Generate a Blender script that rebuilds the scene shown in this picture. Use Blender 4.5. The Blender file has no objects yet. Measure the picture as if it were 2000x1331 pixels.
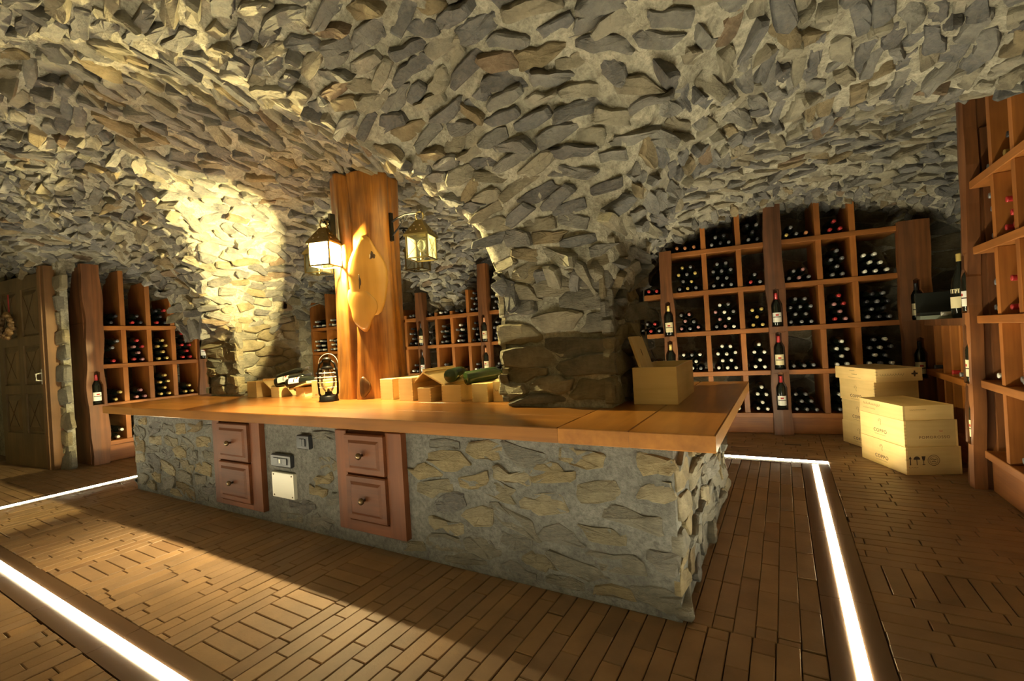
import bpy, math, random
import numpy as np
from mathutils import Vector, Matrix
random.seed(7); rng = np.random.RandomState(11)
S = bpy.context.scene; COL = S.collection
PI = math.pi
# ------------------------------------------------------------------ camera, world, exposure
EYE = 1.03; YAW = math.radians(30.5); FPX = 900.0; ROLL = math.atan(0.06)
cam = bpy.data.cameras.new('camera'); cam.sensor_width = 36; cam.lens = FPX*36/2000; cam.clip_start = .02
cam.shift_y = 0.00125
co = bpy.data.objects.new('camera', cam); COL.objects.link(co)
co.matrix_world = Matrix.Translation((0,0,EYE)) @ Matrix.Rotation(YAW,4,'Z') @ Matrix.Rotation(PI/2,4,'X') @ Matrix.Rotation(-ROLL,4,'Z')
S.camera = co
w = bpy.data.worlds.new('world'); S.world = w; w.use_nodes = True
w.node_tree.nodes['Background'].inputs[0].default_value = (.9,.85,.7,1)
w.node_tree.nodes['Background'].inputs[1].default_value = 0.0
S.view_settings.view_transform = 'Standard'; S.view_settings.look = 'None'
S.view_settings.exposure = 0.0; S.view_settings.gamma = 1; S.view_settings.use_curve_mapping = False
LED_STRENGTH = 116.0; LED_COLOR = (1.0, .90, .60); LANTERN_STRENGTH = 20000.0; LANTERN_COLOR = (1.0, .78, .38)

def to_px(P):
    P = np.asarray(P, float).reshape(-1,3); c, s = math.cos(YAW), math.sin(YAW)
    x = P[:,0]*c + P[:,1]*s; y = -P[:,0]*s + P[:,1]*c; z = P[:,2]-EYE
    y = np.where(y < .05, .05, y); u = FPX*x/y; v = -FPX*z/y; c, s = math.cos(ROLL), math.sin(ROLL)
    return 1000+u*c+v*s, 668-u*s+v*c, y
# ------------------------------------------------------------------ materials
MATS = {}
def new_mat(name):
    m = bpy.data.materials.new(name); m.use_nodes = True; nt = m.node_tree
    b = nt.nodes['Principled BSDF']; MATS[name] = m
    return m, nt, b
def N(nt, typ, **kw):
    n = nt.nodes.new(typ)
    for k, v in kw.items(): setattr(n, k, v)
    return n
def ramp(nt, stops):
    r = N(nt, 'ShaderNodeValToRGB'); e = r.color_ramp.elements
    while len(e) < len(stops): e.new(.5)
    for i, (p, c) in enumerate(stops): e[i].position = p; e[i].color = (*c, 1)
    return r
def math_n(nt, op, a, b=None):
    n = N(nt, 'ShaderNodeMath', operation=op)
    for i, v in enumerate((a, b)):
        if v is None: continue
        if isinstance(v, (int, float)): n.inputs[i].default_value = v
        else: nt.links.new(v, n.inputs[i])
    return n.outputs[0]
def mixc(nt, typ, fac, a, b):
    n = N(nt, 'ShaderNodeMix', data_type='RGBA', blend_type=typ)
    for i, v in ((0, fac), (6, a), (7, b)):
        if isinstance(v, (int, float)): n.inputs[i].default_value = v
        elif isinstance(v, tuple): n.inputs[i].default_value = (*v, 1)
        else: nt.links.new(v, n.inputs[i])
    return n.outputs[2]
def coords(nt, scale=(1,1,1)):
    t = N(nt, 'ShaderNodeTexCoord'); mp = N(nt, 'ShaderNodeMapping'); mp.inputs['Scale'].default_value = scale
    nt.links.new(t.outputs['Object'], mp.inputs[0]); return mp.outputs[0]
def noise(nt, vec, scale, detail=4, rough=.6):
    n = N(nt, 'ShaderNodeTexNoise'); n.inputs['Scale'].default_value = scale
    n.inputs['Detail'].default_value = detail; n.inputs['Roughness'].default_value = rough
    nt.links.new(vec, n.inputs['Vector']); return n.outputs['Fac']
def bump(nt, b, h, strength, dist=.01):
    n = N(nt, 'ShaderNodeBump'); n.inputs['Strength'].default_value = strength; n.inputs['Distance'].default_value = dist
    nt.links.new(h, n.inputs['Height']); nt.links.new(n.outputs[0], b.inputs['Normal'])
def piece_random(nt):
    o = N(nt, 'ShaderNodeObjectInfo'); g = N(nt, 'ShaderNodeNewGeometry')
    return math_n(nt, 'FRACT', math_n(nt, 'ADD', o.outputs['Random'], g.outputs['Random Per Island']))
def plain(name, col, rough=.5, metal=0., spec=.5, emit=None, strength=0):
    m, nt, b = new_mat(name); b.inputs['Base Color'].default_value = (*col,1); b.inputs['Roughness'].default_value = rough
    b.inputs['Metallic'].default_value = metal; b.inputs['Specular IOR Level'].default_value = spec
    if emit: b.inputs['Emission Color'].default_value = (*emit,1); b.inputs['Emission Strength'].default_value = strength
    return m
def stone_mat(name, stops, dark=.45, rough=.85):
    m, nt, b = new_mat(name); v = coords(nt)
    r = ramp(nt, stops); r.color_ramp.interpolation = 'CONSTANT'; nt.links.new(piece_random(nt), r.inputs[0])
    n1 = noise(nt, v, 9, 6, .65); n2 = noise(nt, coords(nt, (1,1,3.0)), 34, 8, .75)
    r1 = ramp(nt, [(.3,(dark,dark,dark)), (.7,(1.25,1.2,1.1))]); nt.links.new(n1, r1.inputs[0])
    c = mixc(nt, 'MULTIPLY', 1.0, r.outputs[0], r1.outputs[0])
    r2 = ramp(nt, [(.45,(0,0,0)), (.75,(1,1,1))]); nt.links.new(n2, r2.inputs[0])
    c = mixc(nt, 'MIX', math_n(nt, 'MULTIPLY', r2.outputs[0], .28), c, (.55,.47,.32))
    nt.links.new(c, b.inputs['Base Color']); b.inputs['Roughness'].default_value = rough; b.inputs['Specular IOR Level'].default_value = .25
    bump(nt, b, math_n(nt, 'ADD', n2, math_n(nt, 'MULTIPLY', n1, 1.2)), 1.0, .022); return m
def mortar_mat(name, col, rough_bump=.9, dark=.6):
    m, nt, b = new_mat(name); v = coords(nt); n1 = noise(nt, v, 5, 6, .65); n2 = noise(nt, v, 38, 6, .75)
    r1 = ramp(nt, [(.3, tuple(dark*x for x in col)), (.7, tuple(min(1,1.2*x) for x in col))]); nt.links.new(n1, r1.inputs[0])
    r2 = ramp(nt, [(.35,(.6,.6,.6)), (.6,(1.1,1.1,1.1))]); nt.links.new(n2, r2.inputs[0])
    nt.links.new(mixc(nt, 'MULTIPLY', 1., r1.outputs[0], r2.outputs[0]), b.inputs['Base Color'])
    b.inputs['Roughness'].default_value = .95; b.inputs['Specular IOR Level'].default_value = .15
    bump(nt, b, math_n(nt, 'ADD', n2, math_n(nt, 'MULTIPLY', n1, 3.)), rough_bump, .02); return m
def wood(name, a, bcol, axis, scale=14, rough=.45, coat=0., knots=.35):
    m, nt, b = new_mat(name); st = [1.,1.,1.]; st['xyz'.index(axis)] = .06
    v = coords(nt, tuple(st)); n1 = noise(nt, v, scale, 6, .6)
    wv = N(nt, 'ShaderNodeTexNoise'); wv.inputs['Scale'].default_value = scale*4; wv.inputs['Detail'].default_value = 3; nt.links.new(v, wv.inputs['Vector'])
    n0 = noise(nt, coords(nt), 2.2, 3)
    r = ramp(nt, [(.28, a), (.5, tuple((x+y)/2 for x, y in zip(a, bcol))), (.72, bcol)])
    nt.links.new(math_n(nt, 'ADD', math_n(nt, 'MULTIPLY', n1, .75), math_n(nt, 'MULTIPLY', wv.outputs['Fac'], .25)), r.inputs[0])
    r0 = ramp(nt, [(.3,(1-knots,)*3), (.65,(1.1,1.1,1.1))]); nt.links.new(n0, r0.inputs[0])
    c = mixc(nt, 'MULTIPLY', 1., r.outputs[0], r0.outputs[0])
    pr = ramp(nt, [(0,(.8,.8,.8)), (1,(1.12,1.1,1.06))]); nt.links.new(piece_random(nt), pr.inputs[0])
    nt.links.new(mixc(nt, 'MULTIPLY', 1., c, pr.outputs[0]), b.inputs['Base Color'])
    b.inputs['Roughness'].default_value = rough; b.inputs['Coat Weight'].default_value = coat; b.inputs['Coat Roughness'].default_value = .18
    bump(nt, b, n1, .25, .004); return m
M_STONE = stone_mat('vault_stone', [(0,(.28,.28,.28)), (.17,(.22,.225,.24)), (.33,(.34,.31,.24)), (.47,(.30,.30,.29)), (.6,(.40,.38,.31)), (.74,(.18,.18,.19)), (.84,(.34,.28,.18)), (.91,(.43,.41,.35)), (.975,(.28,.21,.15))], .5)
M_MORTAR = mortar_mat('vault_mortar', (.50,.465,.365))
M_PSTONE = stone_mat('pillar_stone', [(0,(.30,.26,.18)), (.25,(.25,.24,.21)), (.5,(.34,.29,.19)), (.7,(.22,.215,.20)), (.85,(.36,.33,.26))], .5)
M_CSTONE = stone_mat('counter_stone', [(0,(.26,.25,.22)), (.2,(.35,.29,.18)), (.34,(.22,.22,.21)), (.5,(.30,.27,.20)), (.64,(.26,.255,.245)), (.76,(.39,.345,.25)), (.88,(.22,.17,.10)), (.93,(.18,.18,.19))], .55)
M_CMORTAR = mortar_mat('counter_mortar', (.20,.197,.182), .7, .7)
M_WALL = M_MORTAR
M_RACK = {a: wood('rack_wood_'+a, (.25,.080,.016), (.47,.175,.036), a) for a in 'xyz'}
M_POST = wood('post_wood', (.07,.024,.008), (.30,.115,.036), 'z', 9, .5)
M_DARKPOST = wood('charred_post_wood', (.05,.022,.012), (.25,.10,.04), 'z', 7, .5, 0, .6)
M_TOP = {a: wood('worktop_wood_'+a, (.19,.070,.012), (.35,.145,.028), a, 10, .32, .35, .25) for a in 'xy'}
M_LOG = wood('log_wood', (.12,.035,.006), (.54,.23,.04), 'z', 16, .3, .5, .55)
M_BURL = wood('burl_wood', (.32,.14,.02), (.56,.30,.06), 'z', 5, .28, .5, .3)
M_KNOT = wood('knot_wood', (.012,.007,.004), (.10,.045,.012), 'z', 12, .35, .4)
M_PINE = {a: wood('pine_'+a, (.60,.40,.15), (.76,.56,.25), a, 9, .6, 0, .2) for a in 'xyz'}
M_DRAWER = {a: wood('drawer_wood_'+a, (.085,.022,.005), (.20,.062,.016), a, 12, .6, .0, .4) for a in 'xz'}
M_DOOR = wood('door_wood', (.10,.062,.026), (.20,.13,.055), 'z', 8, .5)
M_JAMB = wood('door_frame_wood', (.13,.06,.025), (.26,.13,.05), 'z', 8, .5)
M_BLACK = plain('black_iron', (.012,.011,.010), .4, .6)
M_BRASS = plain('aged_brass', (.20,.15,.06), .42, .9)
M_KNOB = plain('dark_bronze_knob', (.16,.11,.06), .3, .9)
M_PLASTIC = plain('anthracite_plastic', (.03,.032,.038), .35)
M_STEEL = plain('cream_metal_plate', (.72,.70,.60), .4, .2)
M_BOTTLE = plain('dark_bottle_glass', (.008,.010,.007), .12, 0, .6)
M_GREEN = plain('green_bottle_glass', (.025,.045,.012), .1, 0, .6)
M_CAP = {'white': plain('capsule_white', (.82,.80,.70), .4), 'red': plain('capsule_red', (.45,.03,.03), .35), 'gold': plain('capsule_gold', (.70,.52,.16), .35, .3),
         'grey': plain('capsule_grey', (.20,.20,.21), .35, .2), 'black': plain('capsule_black', (.03,.03,.035), .3), 'pink': plain('capsule_dusky_pink', (.42,.20,.20), .4),
         'orange': plain('capsule_orange', (.6,.25,.1), .4)}
M_PAPER = plain('label_paper', (.78,.68,.42), .7); M_WPAPER = plain('white_label_paper', (.8,.78,.7), .7)
M_INK = plain('dark_ink', (.05,.03,.02), .8); M_REDINK = plain('red_ink', (.45,.04,.03), .7); M_BROWNINK = plain('faded_brown_ink', (.16,.09,.04), .8)  # print colours; the brown ink serves crests, script and faint lettering
M_CHAN = plain('bronze_channel', (.13,.075,.042), .35, .3)
M_LED = plain('led_light', (1,1,1), .5, 0, 0, LED_COLOR, LED_STRENGTH)
M_BULB = plain('lit_bulb', (1,1,1), .5, 0, 0, LANTERN_COLOR, LANTERN_STRENGTH)
M_RIBBON = plain('red_ribbon', (.4,.03,.03), .6)
M_CONE = wood('pine_cone', (.05,.025,.01), (.26,.15,.06), 'z', 30, .6)
M_BOOK = plain('black_case', (.014,.017,.015), .35); M_GREY = plain('grey_green_cover', (.22,.25,.20), .5)
def glass(name, frost):
    m, nt, b = new_mat(name); nt.nodes.remove(b); out = nt.nodes['Material Output']
    tr = N(nt, 'ShaderNodeBsdfTransparent'); tr.inputs[0].default_value = (.93,.95,.88,1)
    gl = N(nt, 'ShaderNodeBsdfGlossy'); gl.inputs['Roughness'].default_value = .05
    fr = N(nt, 'ShaderNodeFresnel'); fr.inputs[0].default_value = 1.45
    mx = N(nt, 'ShaderNodeMixShader'); nt.links.new(fr.outputs[0], mx.inputs[0]); nt.links.new(tr.outputs[0], mx.inputs[1]); nt.links.new(gl.outputs[0], mx.inputs[2]); o = mx.outputs[0]
    if frost:
        tl = N(nt, 'ShaderNodeBsdfTranslucent'); tl.inputs[0].default_value = (1,.95,.85,1)
        m2 = N(nt, 'ShaderNodeMixShader'); m2.inputs[0].default_value = frost; nt.links.new(o, m2.inputs[1]); nt.links.new(tl.outputs[0], m2.inputs[2]); o = m2.outputs[0]
    nt.links.new(o, out.inputs[0]); return m
M_GLASS = glass('clear_glass', .06)
def brick_mat():
    m, nt, b = new_mat('terracotta_brick'); v = coords(nt)
    r = ramp(nt, [(0,(.22,.138,.078)), (.3,(.27,.170,.094)), (.6,(.24,.155,.095)), (.85,(.30,.187,.10)), (1,(.20,.120,.068))]); nt.links.new(piece_random(nt), r.inputs[0])
    g = N(nt, 'ShaderNodeNewGeometry'); mp = N(nt, 'ShaderNodeMapping'); nt.links.new(g.outputs['Position'], mp.inputs[0])
    n1 = noise(nt, mp.outputs[0], 6, 5); n2 = noise(nt, mp.outputs[0], 90, 4)
    r1 = ramp(nt, [(.3,(.78,.78,.78)), (.7,(1.15,1.13,1.1))]); nt.links.new(n1, r1.inputs[0])
    nt.links.new(mixc(nt, 'MULTIPLY', 1., r.outputs[0], r1.outputs[0]), b.inputs['Base Color'])
    b.inputs['Roughness'].default_value = .5; b.inputs['Specular IOR Level'].default_value = .35; bump(nt, b, n2, .25, .003); return m
M_BRICK = brick_mat(); M_JOINT = plain('sand_joint', (.17,.12,.08), .9)
# ------------------------------------------------------------------ mesh helpers
class MB:
    def __init__(s): s.v = []; s.f = []; s.mi = []; s.cur = 0
    def add(s, vs, fs):
        o = len(s.v); s.v += [tuple(map(float, p)) for p in vs]; s.f += [tuple(i+o for i in f) for f in fs]; s.mi += [s.cur]*len(fs); return s
    def box(s, x0,x1,y0,y1,z0,z1, bev=0.):
        if bev <= 0:
            vs = [(x,y,z) for z in (z0,z1) for x,y in ((x0,y0),(x1,y0),(x1,y1),(x0,y1))]
            return s.add(vs, [(3,2,1,0),(4,5,6,7),(0,1,5,4),(1,2,6,5),(2,3,7,6),(3,0,4,7)])
        b = bev; rings = []
        for z, i in ((z0,b),(z0+b,0),(z1-b,0),(z1,b)):
            j = b
            rings.append([(x0+i+(j if not i else 0)*0,y0+i,z),(x1-i,y0+i,z),(x1-i,y1-i,z),(x0+i,y1-i,z)])
        vs = [p for r in rings for p in r]; fs = [(3,2,1,0),(12,13,14,15)]
        for k in range(3):
            for i in range(4): fs.append((4*k+i, 4*k+(i+1)%4, 4*k+4+(i+1)%4, 4*k+4+i))
        return s.add(vs, fs)
    def lathe(s, prof, n=16, c=(0,0,0), cap=True):
        vs = [(c[0]+r*math.cos(2*PI*i/n), c[1]+r*math.sin(2*PI*i/n), c[2]+z) for r, z in prof for i in range(n)]; fs = []
        for k in range(len(prof)-1):
            for i in range(n): fs.append((k*n+i, k*n+(i+1)%n, (k+1)*n+(i+1)%n, (k+1)*n+i))
        if cap: fs += [tuple(range(n-1,-1,-1)), tuple(range((len(prof)-1)*n, len(prof)*n))]
        return s.add(vs, fs)
    def tube(s, pts, r, n=6, closed=False):
        pts = [Vector(p) for p in pts]; m = len(pts); vs = []; up = Vector((.13,.21,1)).normalized()
        for i, p in enumerate(pts):
            a = pts[i-1] if (i or closed) else p; b = pts[(i+1) % m] if (i < m-1 or closed) else p
            t = (b-a).normalized(); e1 = t.cross(up)
            if e1.length < .05: e1 = t.cross(Vector((1,0,0)))
            e1.normalize(); e2 = t.cross(e1); rr = r[i] if isinstance(r, (list, tuple)) else r
            vs += [p + rr*(math.cos(2*PI*k/n)*e1 + math.sin(2*PI*k/n)*e2) for k in range(n)]
        fs = []
        for i in range(m if closed else m-1):
            j = (i+1) % m
            for k in range(n): fs.append((i*n+k, i*n+(k+1)%n, j*n+(k+1)%n, j*n+k))
        if not closed: fs += [tuple(range(n-1,-1,-1)), tuple(range((m-1)*n, m*n))]
        return s.add(vs, fs)
    def bar(s, a, b, r, n=4): return s.tube([a, b], r, n)
    def xf(s, M):
        s.v = [tuple(M @ Vector(p)) for p in s.v]; return s
    def mesh(s, name, mats, smooth=False):
        me = bpy.data.meshes.new(name); me.from_pydata(s.v, [], s.f)
        for m in (mats if isinstance(mats, (list, tuple)) else [mats]): me.materials.append(m)
        if any(s.mi): me.polygons.foreach_set('material_index', s.mi)
        if smooth: me.polygons.foreach_set('use_smooth', [True]*len(s.f))
        me.update(); return me
def put(name, me, parent=None, M=None):
    o = bpy.data.objects.new(name, me); COL.objects.link(o)
    if parent is not None: o.parent = parent
    if M is not None: o.matrix_local = M
    return o
def obj(name, mb, mats, parent=None, M=None, smooth=False): return put(name, mb.mesh(name, mats, smooth), parent, M)
def tag(o, label, cat, group=None):
    o['label'] = label; o['category'] = cat
    if group: o['group'] = group
    return o
def thing(name, label, cat, loc=(0,0,0), rotz=0, group=None):
    o = put(name, None, None, Matrix.Translation(loc) @ Matrix.Rotation(rotz,4,'Z')); o.empty_display_size = .05
    return tag(o, label, cat, group)
def struct(name, mb, mat, smooth=False):
    o = obj(name, mb, mat, None, None, smooth); o['kind'] = 'structure'; return o
def copy_tree(root, M, label=None, group=None):
    r = root.copy(); COL.objects.link(r); r.matrix_world = M
    if label: r['label'] = label
    if group: r['group'] = group
    for ch in list(root.children):
        c = ch.copy(); COL.objects.link(c); c.parent = r
        for g in list(ch.children):
            d = g.copy(); COL.objects.link(d); d.parent = c
    return r
def T(x,y,z,rz=0): return Matrix.Translation((x,y,z)) @ Matrix.Rotation(rz,4,'Z')
WAVES = [(rng.normal(size=3), rng.uniform(0,6.28)) for _ in range(24)]
def wob(P, freq, amp):
    P = np.asarray(P, float); r = np.zeros(P.shape[:-1])
    for k, (d, ph) in enumerate(WAVES): r += np.sin(P @ d*freq*(1+.12*k) + ph)
    return amp*r/5.
# ------------------------------------------------------------------ vaulted ceiling
def arc(x, l, r, s, c):
    q = np.clip((x-(l+r)/2)/((r-l)/2), -1, 1); return np.where((x > l) & (x < r), s+(c-s)*np.sqrt(1-q*q), s)
def ceil_parts(X, Y):
    t = np.clip((Y-2.7)/2.3, 0, 1); s = 1.30+.25*t; n = np.clip((2.1-Y)/1.2, 0, 1)
    f = arc(X, -6.95+0*t, -4.70+.5*t, s, 2.32+0*t)
    f = np.maximum(f, arc(X, -4.16+.41*t, -1.29-.21*t, s, 2.33+.14*n))
    f = np.maximum(f, arc(X, -.66-.69*t, 1.5+0*t, s, 2.18+.15*n))
    g = np.maximum(arc(Y, -1.9+0*X, 2.08+0*X, 1.3, 2.56), arc(Y, 2.70+0*X, 5.15+0*X, 1.3, 2.36))
    return f, g
def ceil_z(X, Y, k=.03):
    X = np.asarray(X, float); Y = np.asarray(Y, float); f, g = ceil_parts(X, Y)
    h = np.clip(.5+.5*(g-f)/k, 0, 1); z = f*(1-h)+g*h+k*h*(1-h)
    P = np.stack([X, Y, 0*X], -1); return z + wob(P, 2.3, .018) + wob(P, 7., .008)
CX = np.arange(-9.0, 1.66, .035); CYS = np.arange(-1.95, 5.72, .035)
GX, GY = np.meshgrid(CX, CYS, indexing='ij'); GZ = ceil_z(GX, GY)
ni, nj = GX.shape; V = np.stack([GX+rng.normal(0,.006,GX.shape), GY+rng.normal(0,.006,GX.shape), GZ+rng.normal(0,.009,GX.shape)], -1).reshape(-1,3); idx = np.arange(ni*nj).reshape(ni, nj)
Fq = np.stack([idx[:-1,:-1], idx[:-1,1:], idx[1:,1:], idx[1:,:-1]], -1).reshape(-1,4)
cm = MB(); cm.v = [tuple(p) for p in V]; cm.f = [tuple(q) for q in Fq]; cm.mi = [0]*len(cm.f)
ceiling = struct('ceiling', cm, M_MORTAR, True)
# ---- stones: seeds spread on a surface, cells cut between neighbours, raised as rough slabs
def spread(P, A, Bv, a, b, limit=9999):
    acc = []; order = rng.permutation(len(P)); AP = np.zeros((limit,3)); k = 0
    for i in order:
        if k:
            d = AP[:k]-P[i]; near = (np.abs(d).max(1) < a)
            if near.any():
                d = d[near]; q = (d@A[i]/a)**2 + (d@Bv[i]/b)**2 + ((d@np.cross(A[i],Bv[i]))/b)**2
                if (q < 1).any(): continue
        AP[k] = P[i]; k += 1; acc.append(i)
        if k >= limit: break
    return np.array(acc)
def cells(P, A, Bv, Nn, a, b, shrink=.9, rect=None, slab=False):
    out = []
    for i in range(len(P)):
        d = P-P[i]; near = np.where((np.abs(d).max(1) < 2.2*a) & (np.arange(len(P)) != i))[0]
        d = d[near]; u = d@A[i]/a; v = d@Bv[i]/b; k = (np.abs(d@Nn[i]) < 1.2*b+.05); u = u[k]; v = v[k]
        hx, hy = (.85, .85) if not slab else (random.uniform(.50,1.0), random.uniform(.48,.82))
        poly = [(sx*hx*random.uniform(.82,1.08), sy*hy*random.uniform(.75,1.1)) for sx, sy in ((-1,-1),(1,-1),(1,1),(-1,1))]
        for uu, vv in zip(u, v):
            h = (uu*uu+vv*vv)/2; new = []; m = len(poly)
            for j in range(m):
                p, q = poly[j], poly[(j+1) % m]; dp = p[0]*uu+p[1]*vv-h; dq = q[0]*uu+q[1]*vv-h
                if dp <= 0: new.append(p)
                if dp*dq < 0: t = dp/(dp-dq); new.append((p[0]+t*(q[0]-p[0]), p[1]+t*(q[1]-p[1])))
            poly = new
            if len(poly) < 3: break
        if len(poly) < 3: out.append(None); continue
        k = shrink if not isinstance(shrink, tuple) else random.uniform(*shrink)
        poly = [(x*a*k, y*b*k) for x, y in poly]
        if rect is not None:
            o, uu, vv, ul, vl = rect; su = float((P[i]-o)@uu); sv = float((P[i]-o)@vv)
            for ax_, lim, sg in ((0,-su,-1),(0,ul-su,1),(1,-sv,-1),(1,vl-sv,1)):
                new = []; m = len(poly)
                for j in range(m):
                    p, q = poly[j], poly[(j+1) % m]; dp = sg*(p[ax_]-lim); dq = sg*(q[ax_]-lim)
                    if dp <= 0: new.append(p)
                    if dp*dq < 0: t = dp/(dp-dq); new.append((p[0]+t*(q[0]-p[0]), p[1]+t*(q[1]-p[1])))
                poly = new
        out.append(poly if len(poly) > 2 else None)
    return out
def stone_geom(poly, h, tilt, rough, mid=.12, sunk=.03, inset=.86):
    pts = []; m = len(poly); cx = sum(p[0] for p in poly)/m; cy = sum(p[1] for p in poly)/m
    for j in range(m):
        p, q = poly[j], poly[(j+1) % m]; L = math.hypot(q[0]-p[0], q[1]-p[1])
        if L < .012: continue
        pts.append((p[0]+.07*(q[0]-p[0]), p[1]+.07*(q[1]-p[1])))
        if L > .05: pts.append(((p[0]+q[0])/2+random.gauss(0,rough), (p[1]+q[1])/2+random.gauss(0,rough)))
        pts.append((p[0]+.93*(q[0]-p[0]), p[1]+.93*(q[1]-p[1])))
    m = len(pts)
    if m < 4: return None
    tx, ty = random.gauss(0,tilt), random.gauss(0,tilt)
    def hh(x, y, k): return max(.002, h*k + tx*(x-cx)+ty*(y-cy)) + random.gauss(0, rough*.35)
    vs = [(x, y, -sunk) for x, y in pts] + [(x, y, hh(x,y,.55)) for x, y in pts]
    vs += [(cx+(x-cx)*inset, cy+(y-cy)*inset, hh(x,y,1.0)) for x, y in pts]
    c2 = len(vs); vs.append((cx+random.gauss(0,.006), cy+random.gauss(0,.006), hh(cx,cy,1+mid)))
    fs = []
    for k in range(2):
        for i in range(m): fs.append((k*m+i, k*m+(i+1)%m, k*m+m+(i+1)%m, k*m+m+i))
    fs += [(2*m+i, 2*m+(i+1)%m, c2) for i in range(m)]
    return vs, fs
def stones_on(parent, P, A, Bv, Nn, a, b, mat, hrange, tilt, rough, shrink=.9, singles=300, keep=None, smooth=False, mid=.12, slab=False):
    cl = cells(P, A, Bv, Nn, a, b, shrink, None, slab); px, py, dep = to_px(P)
    vis = (px > -40) & (px < 2040) & (py > -40) & (py < 1370) & (dep > .1)
    facing = ((np.array([0,0,EYE])-P)*Nn).sum(1) > 0
    score = np.where(vis & facing, 1/dep**2*np.clip(((np.array([0,0,EYE])-P)*Nn).sum(1)/np.linalg.norm(P-np.array([0,0,EYE]),axis=1), .02, 1), 0)
    order = np.argsort(-score); rest = MB(); n = 0
    for i in order:
        if cl[i] is None or (keep is not None and not keep(P[i])): continue
        g = stone_geom(cl[i], random.uniform(*hrange), tilt, rough, mid)
        if g is None: continue
        vs = [P[i]+x*A[i]+y*Bv[i]+z*Nn[i] for x, y, z in g[0]]
        if n < singles and score[i] > 0:
            mb = MB(); mb.add([v-P[i] for v in vs], g[1]); o = obj('stone', mb, mat, parent, Matrix.Translation(P[i]), smooth); n += 1
        else: rest.add(vs, g[1])
    if rest.f:
        o = obj('rubble_stones', rest, mat, parent, None, smooth); o['kind'] = 'stuff'
# candidate points on the vault, by area
dzx = np.gradient(GZ, .035, axis=0); dzy = np.gradient(GZ, .035, axis=1); area = np.sqrt(1+dzx**2+dzy**2)
ok = (GX > -8.2) & (GX < 1.5) & (GY > -.6) & (GY < 5.5) & ~((GX < -6.9) & (GY > 1.8))
prob = np.where(ok, np.minimum(area, 7), 0).ravel(); prob /= prob.sum()
pick = rng.choice(ni*nj, 42000, p=prob); ii, jj = pick//nj, pick % nj
x = GX[ii,jj]+rng.uniform(-.017,.017,len(pick)); y = GY[ii,jj]+rng.uniform(-.017,.017,len(pick)); z = ceil_z(x, y)
Pn = np.stack([x,y,z], -1)
nx, ny = dzx[ii,jj], dzy[ii,jj]; Nn = np.stack([nx, ny, -np.ones_like(nx)], -1); Nn /= np.linalg.norm(Nn, axis=1)[:,None]
f_, g_ = ceil_parts(x, y); ax = np.where((g_ > f_)[:,None], np.array([1.,0,0]), np.array([0,1.,0]))
ang = rng.normal(0, .28, len(ax)); A = ax-(ax*Nn).sum(1)[:,None]*Nn; A /= np.maximum(np.linalg.norm(A,axis=1)[:,None], 1e-6); Bv = np.cross(Nn, A)
A2 = A*np.cos(ang)[:,None]+Bv*np.sin(ang)[:,None]; Bv = np.cross(Nn, A2); A = A2
sel = spread(Pn, A, Bv, .142, .056, 9500)
stones_on(ceiling, Pn[sel], A[sel], Bv[sel], Nn[sel], .142, .056, M_STONE, (.006,.034), .24, .006, (.90,1.02), mid=.0, slab=True)
# ------------------------------------------------------------------ walls and floor slab
def wall(name, *b):
    m = MB(); m.box(*b); return struct(name, m, M_WALL)
wall_back = wall('wall_back', -7.1, 1.7, 5.62, 5.85, -.05, 2.4)
wall_left = wall('wall_left', -7.2, -6.92, 1.80, 5.7, -.05, 2.5)
wall_right = wall('wall_right', 1.46, 1.7, -2.1, 5.7, -.05, 2.4)
wall_front = wall('wall_front', -9.2, 1.7, -2.1, -1.88, -.05, 2.0)
wall_far = wall('wall_far', -9.2, -8.95, -2.0, 1.9, -.05, 2.6)
wall_door = wall('wall_door', -6.52, -6.38, 1.74, 1.80, -.05, 2.3)
m = MB(); m.box(-9.0, -7.66, 1.72, 1.98, -.05, 2.3); m.box(-7.70, -6.45, 1.72, 1.98, 2.06, 2.4); m.box(-7.7,-6.5,1.74,1.80,-.05,2.1); obj('wall_panel', m, M_WALL, wall_door)
def plane_pts(n, o, u, v, nn, a, b, limit=900, jitter=.15):
    uv = rng.uniform(0, 1, (n,2)); o, u, v, nn = map(lambda q: np.array(q, float), (o, u, v, nn)); P = o+uv[:,:1]*u+uv[:,1:]*v
    A0 = u/np.linalg.norm(u); B0 = np.cross(nn, A0); an = rng.normal(0, jitter, n)[:,None]; A = A0*np.cos(an)+B0*np.sin(an); Bq = np.cross(np.repeat(nn[None],n,0), A); Nn = np.repeat(nn[None], n, 0)
    s = spread(P, A, Bq, a, b, limit); return P[s], A[s], Bq[s], Nn[s]
P_ = plane_pts(500, (-6.95,1.74,.0), (.57,0,0), (0,0,2.1), (0,-1,0), .2, .12); stones_on(wall_door, *P_, .2, .12, M_PSTONE, (.01,.035), .1, .006, .92, 60)
P_ = plane_pts(2500, (1.46,3.7,.0), (0,1.9,0), (0,0,2.0), (-1,0,0), .22, .11); stones_on(wall_right, *P_, .22, .11, M_PSTONE, (.01,.03), .1, .006, .92, 80)
P_ = plane_pts(5000, (-6.9,5.62,.0), (8.3,0,0), (0,0,2.2), (0,-1,0), .26, .13, 700); stones_on(wall_back, *P_, .26, .13, M_PSTONE, (.01,.03), .1, .006, .92, 100)
P_ = plane_pts(2000, (-6.92,5.6,.0), (0,-3.6,0), (0,0,2.2), (1,0,0), .24, .12, 300); stones_on(wall_left, *P_, .24, .12, M_PSTONE, (.01,.03), .1, .006, .92, 60)
m = MB(); m.box(-9.1, 1.6, -2.0, 5.7, -.12, -.022); floor = struct('floor', m, M_JOINT)
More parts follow.
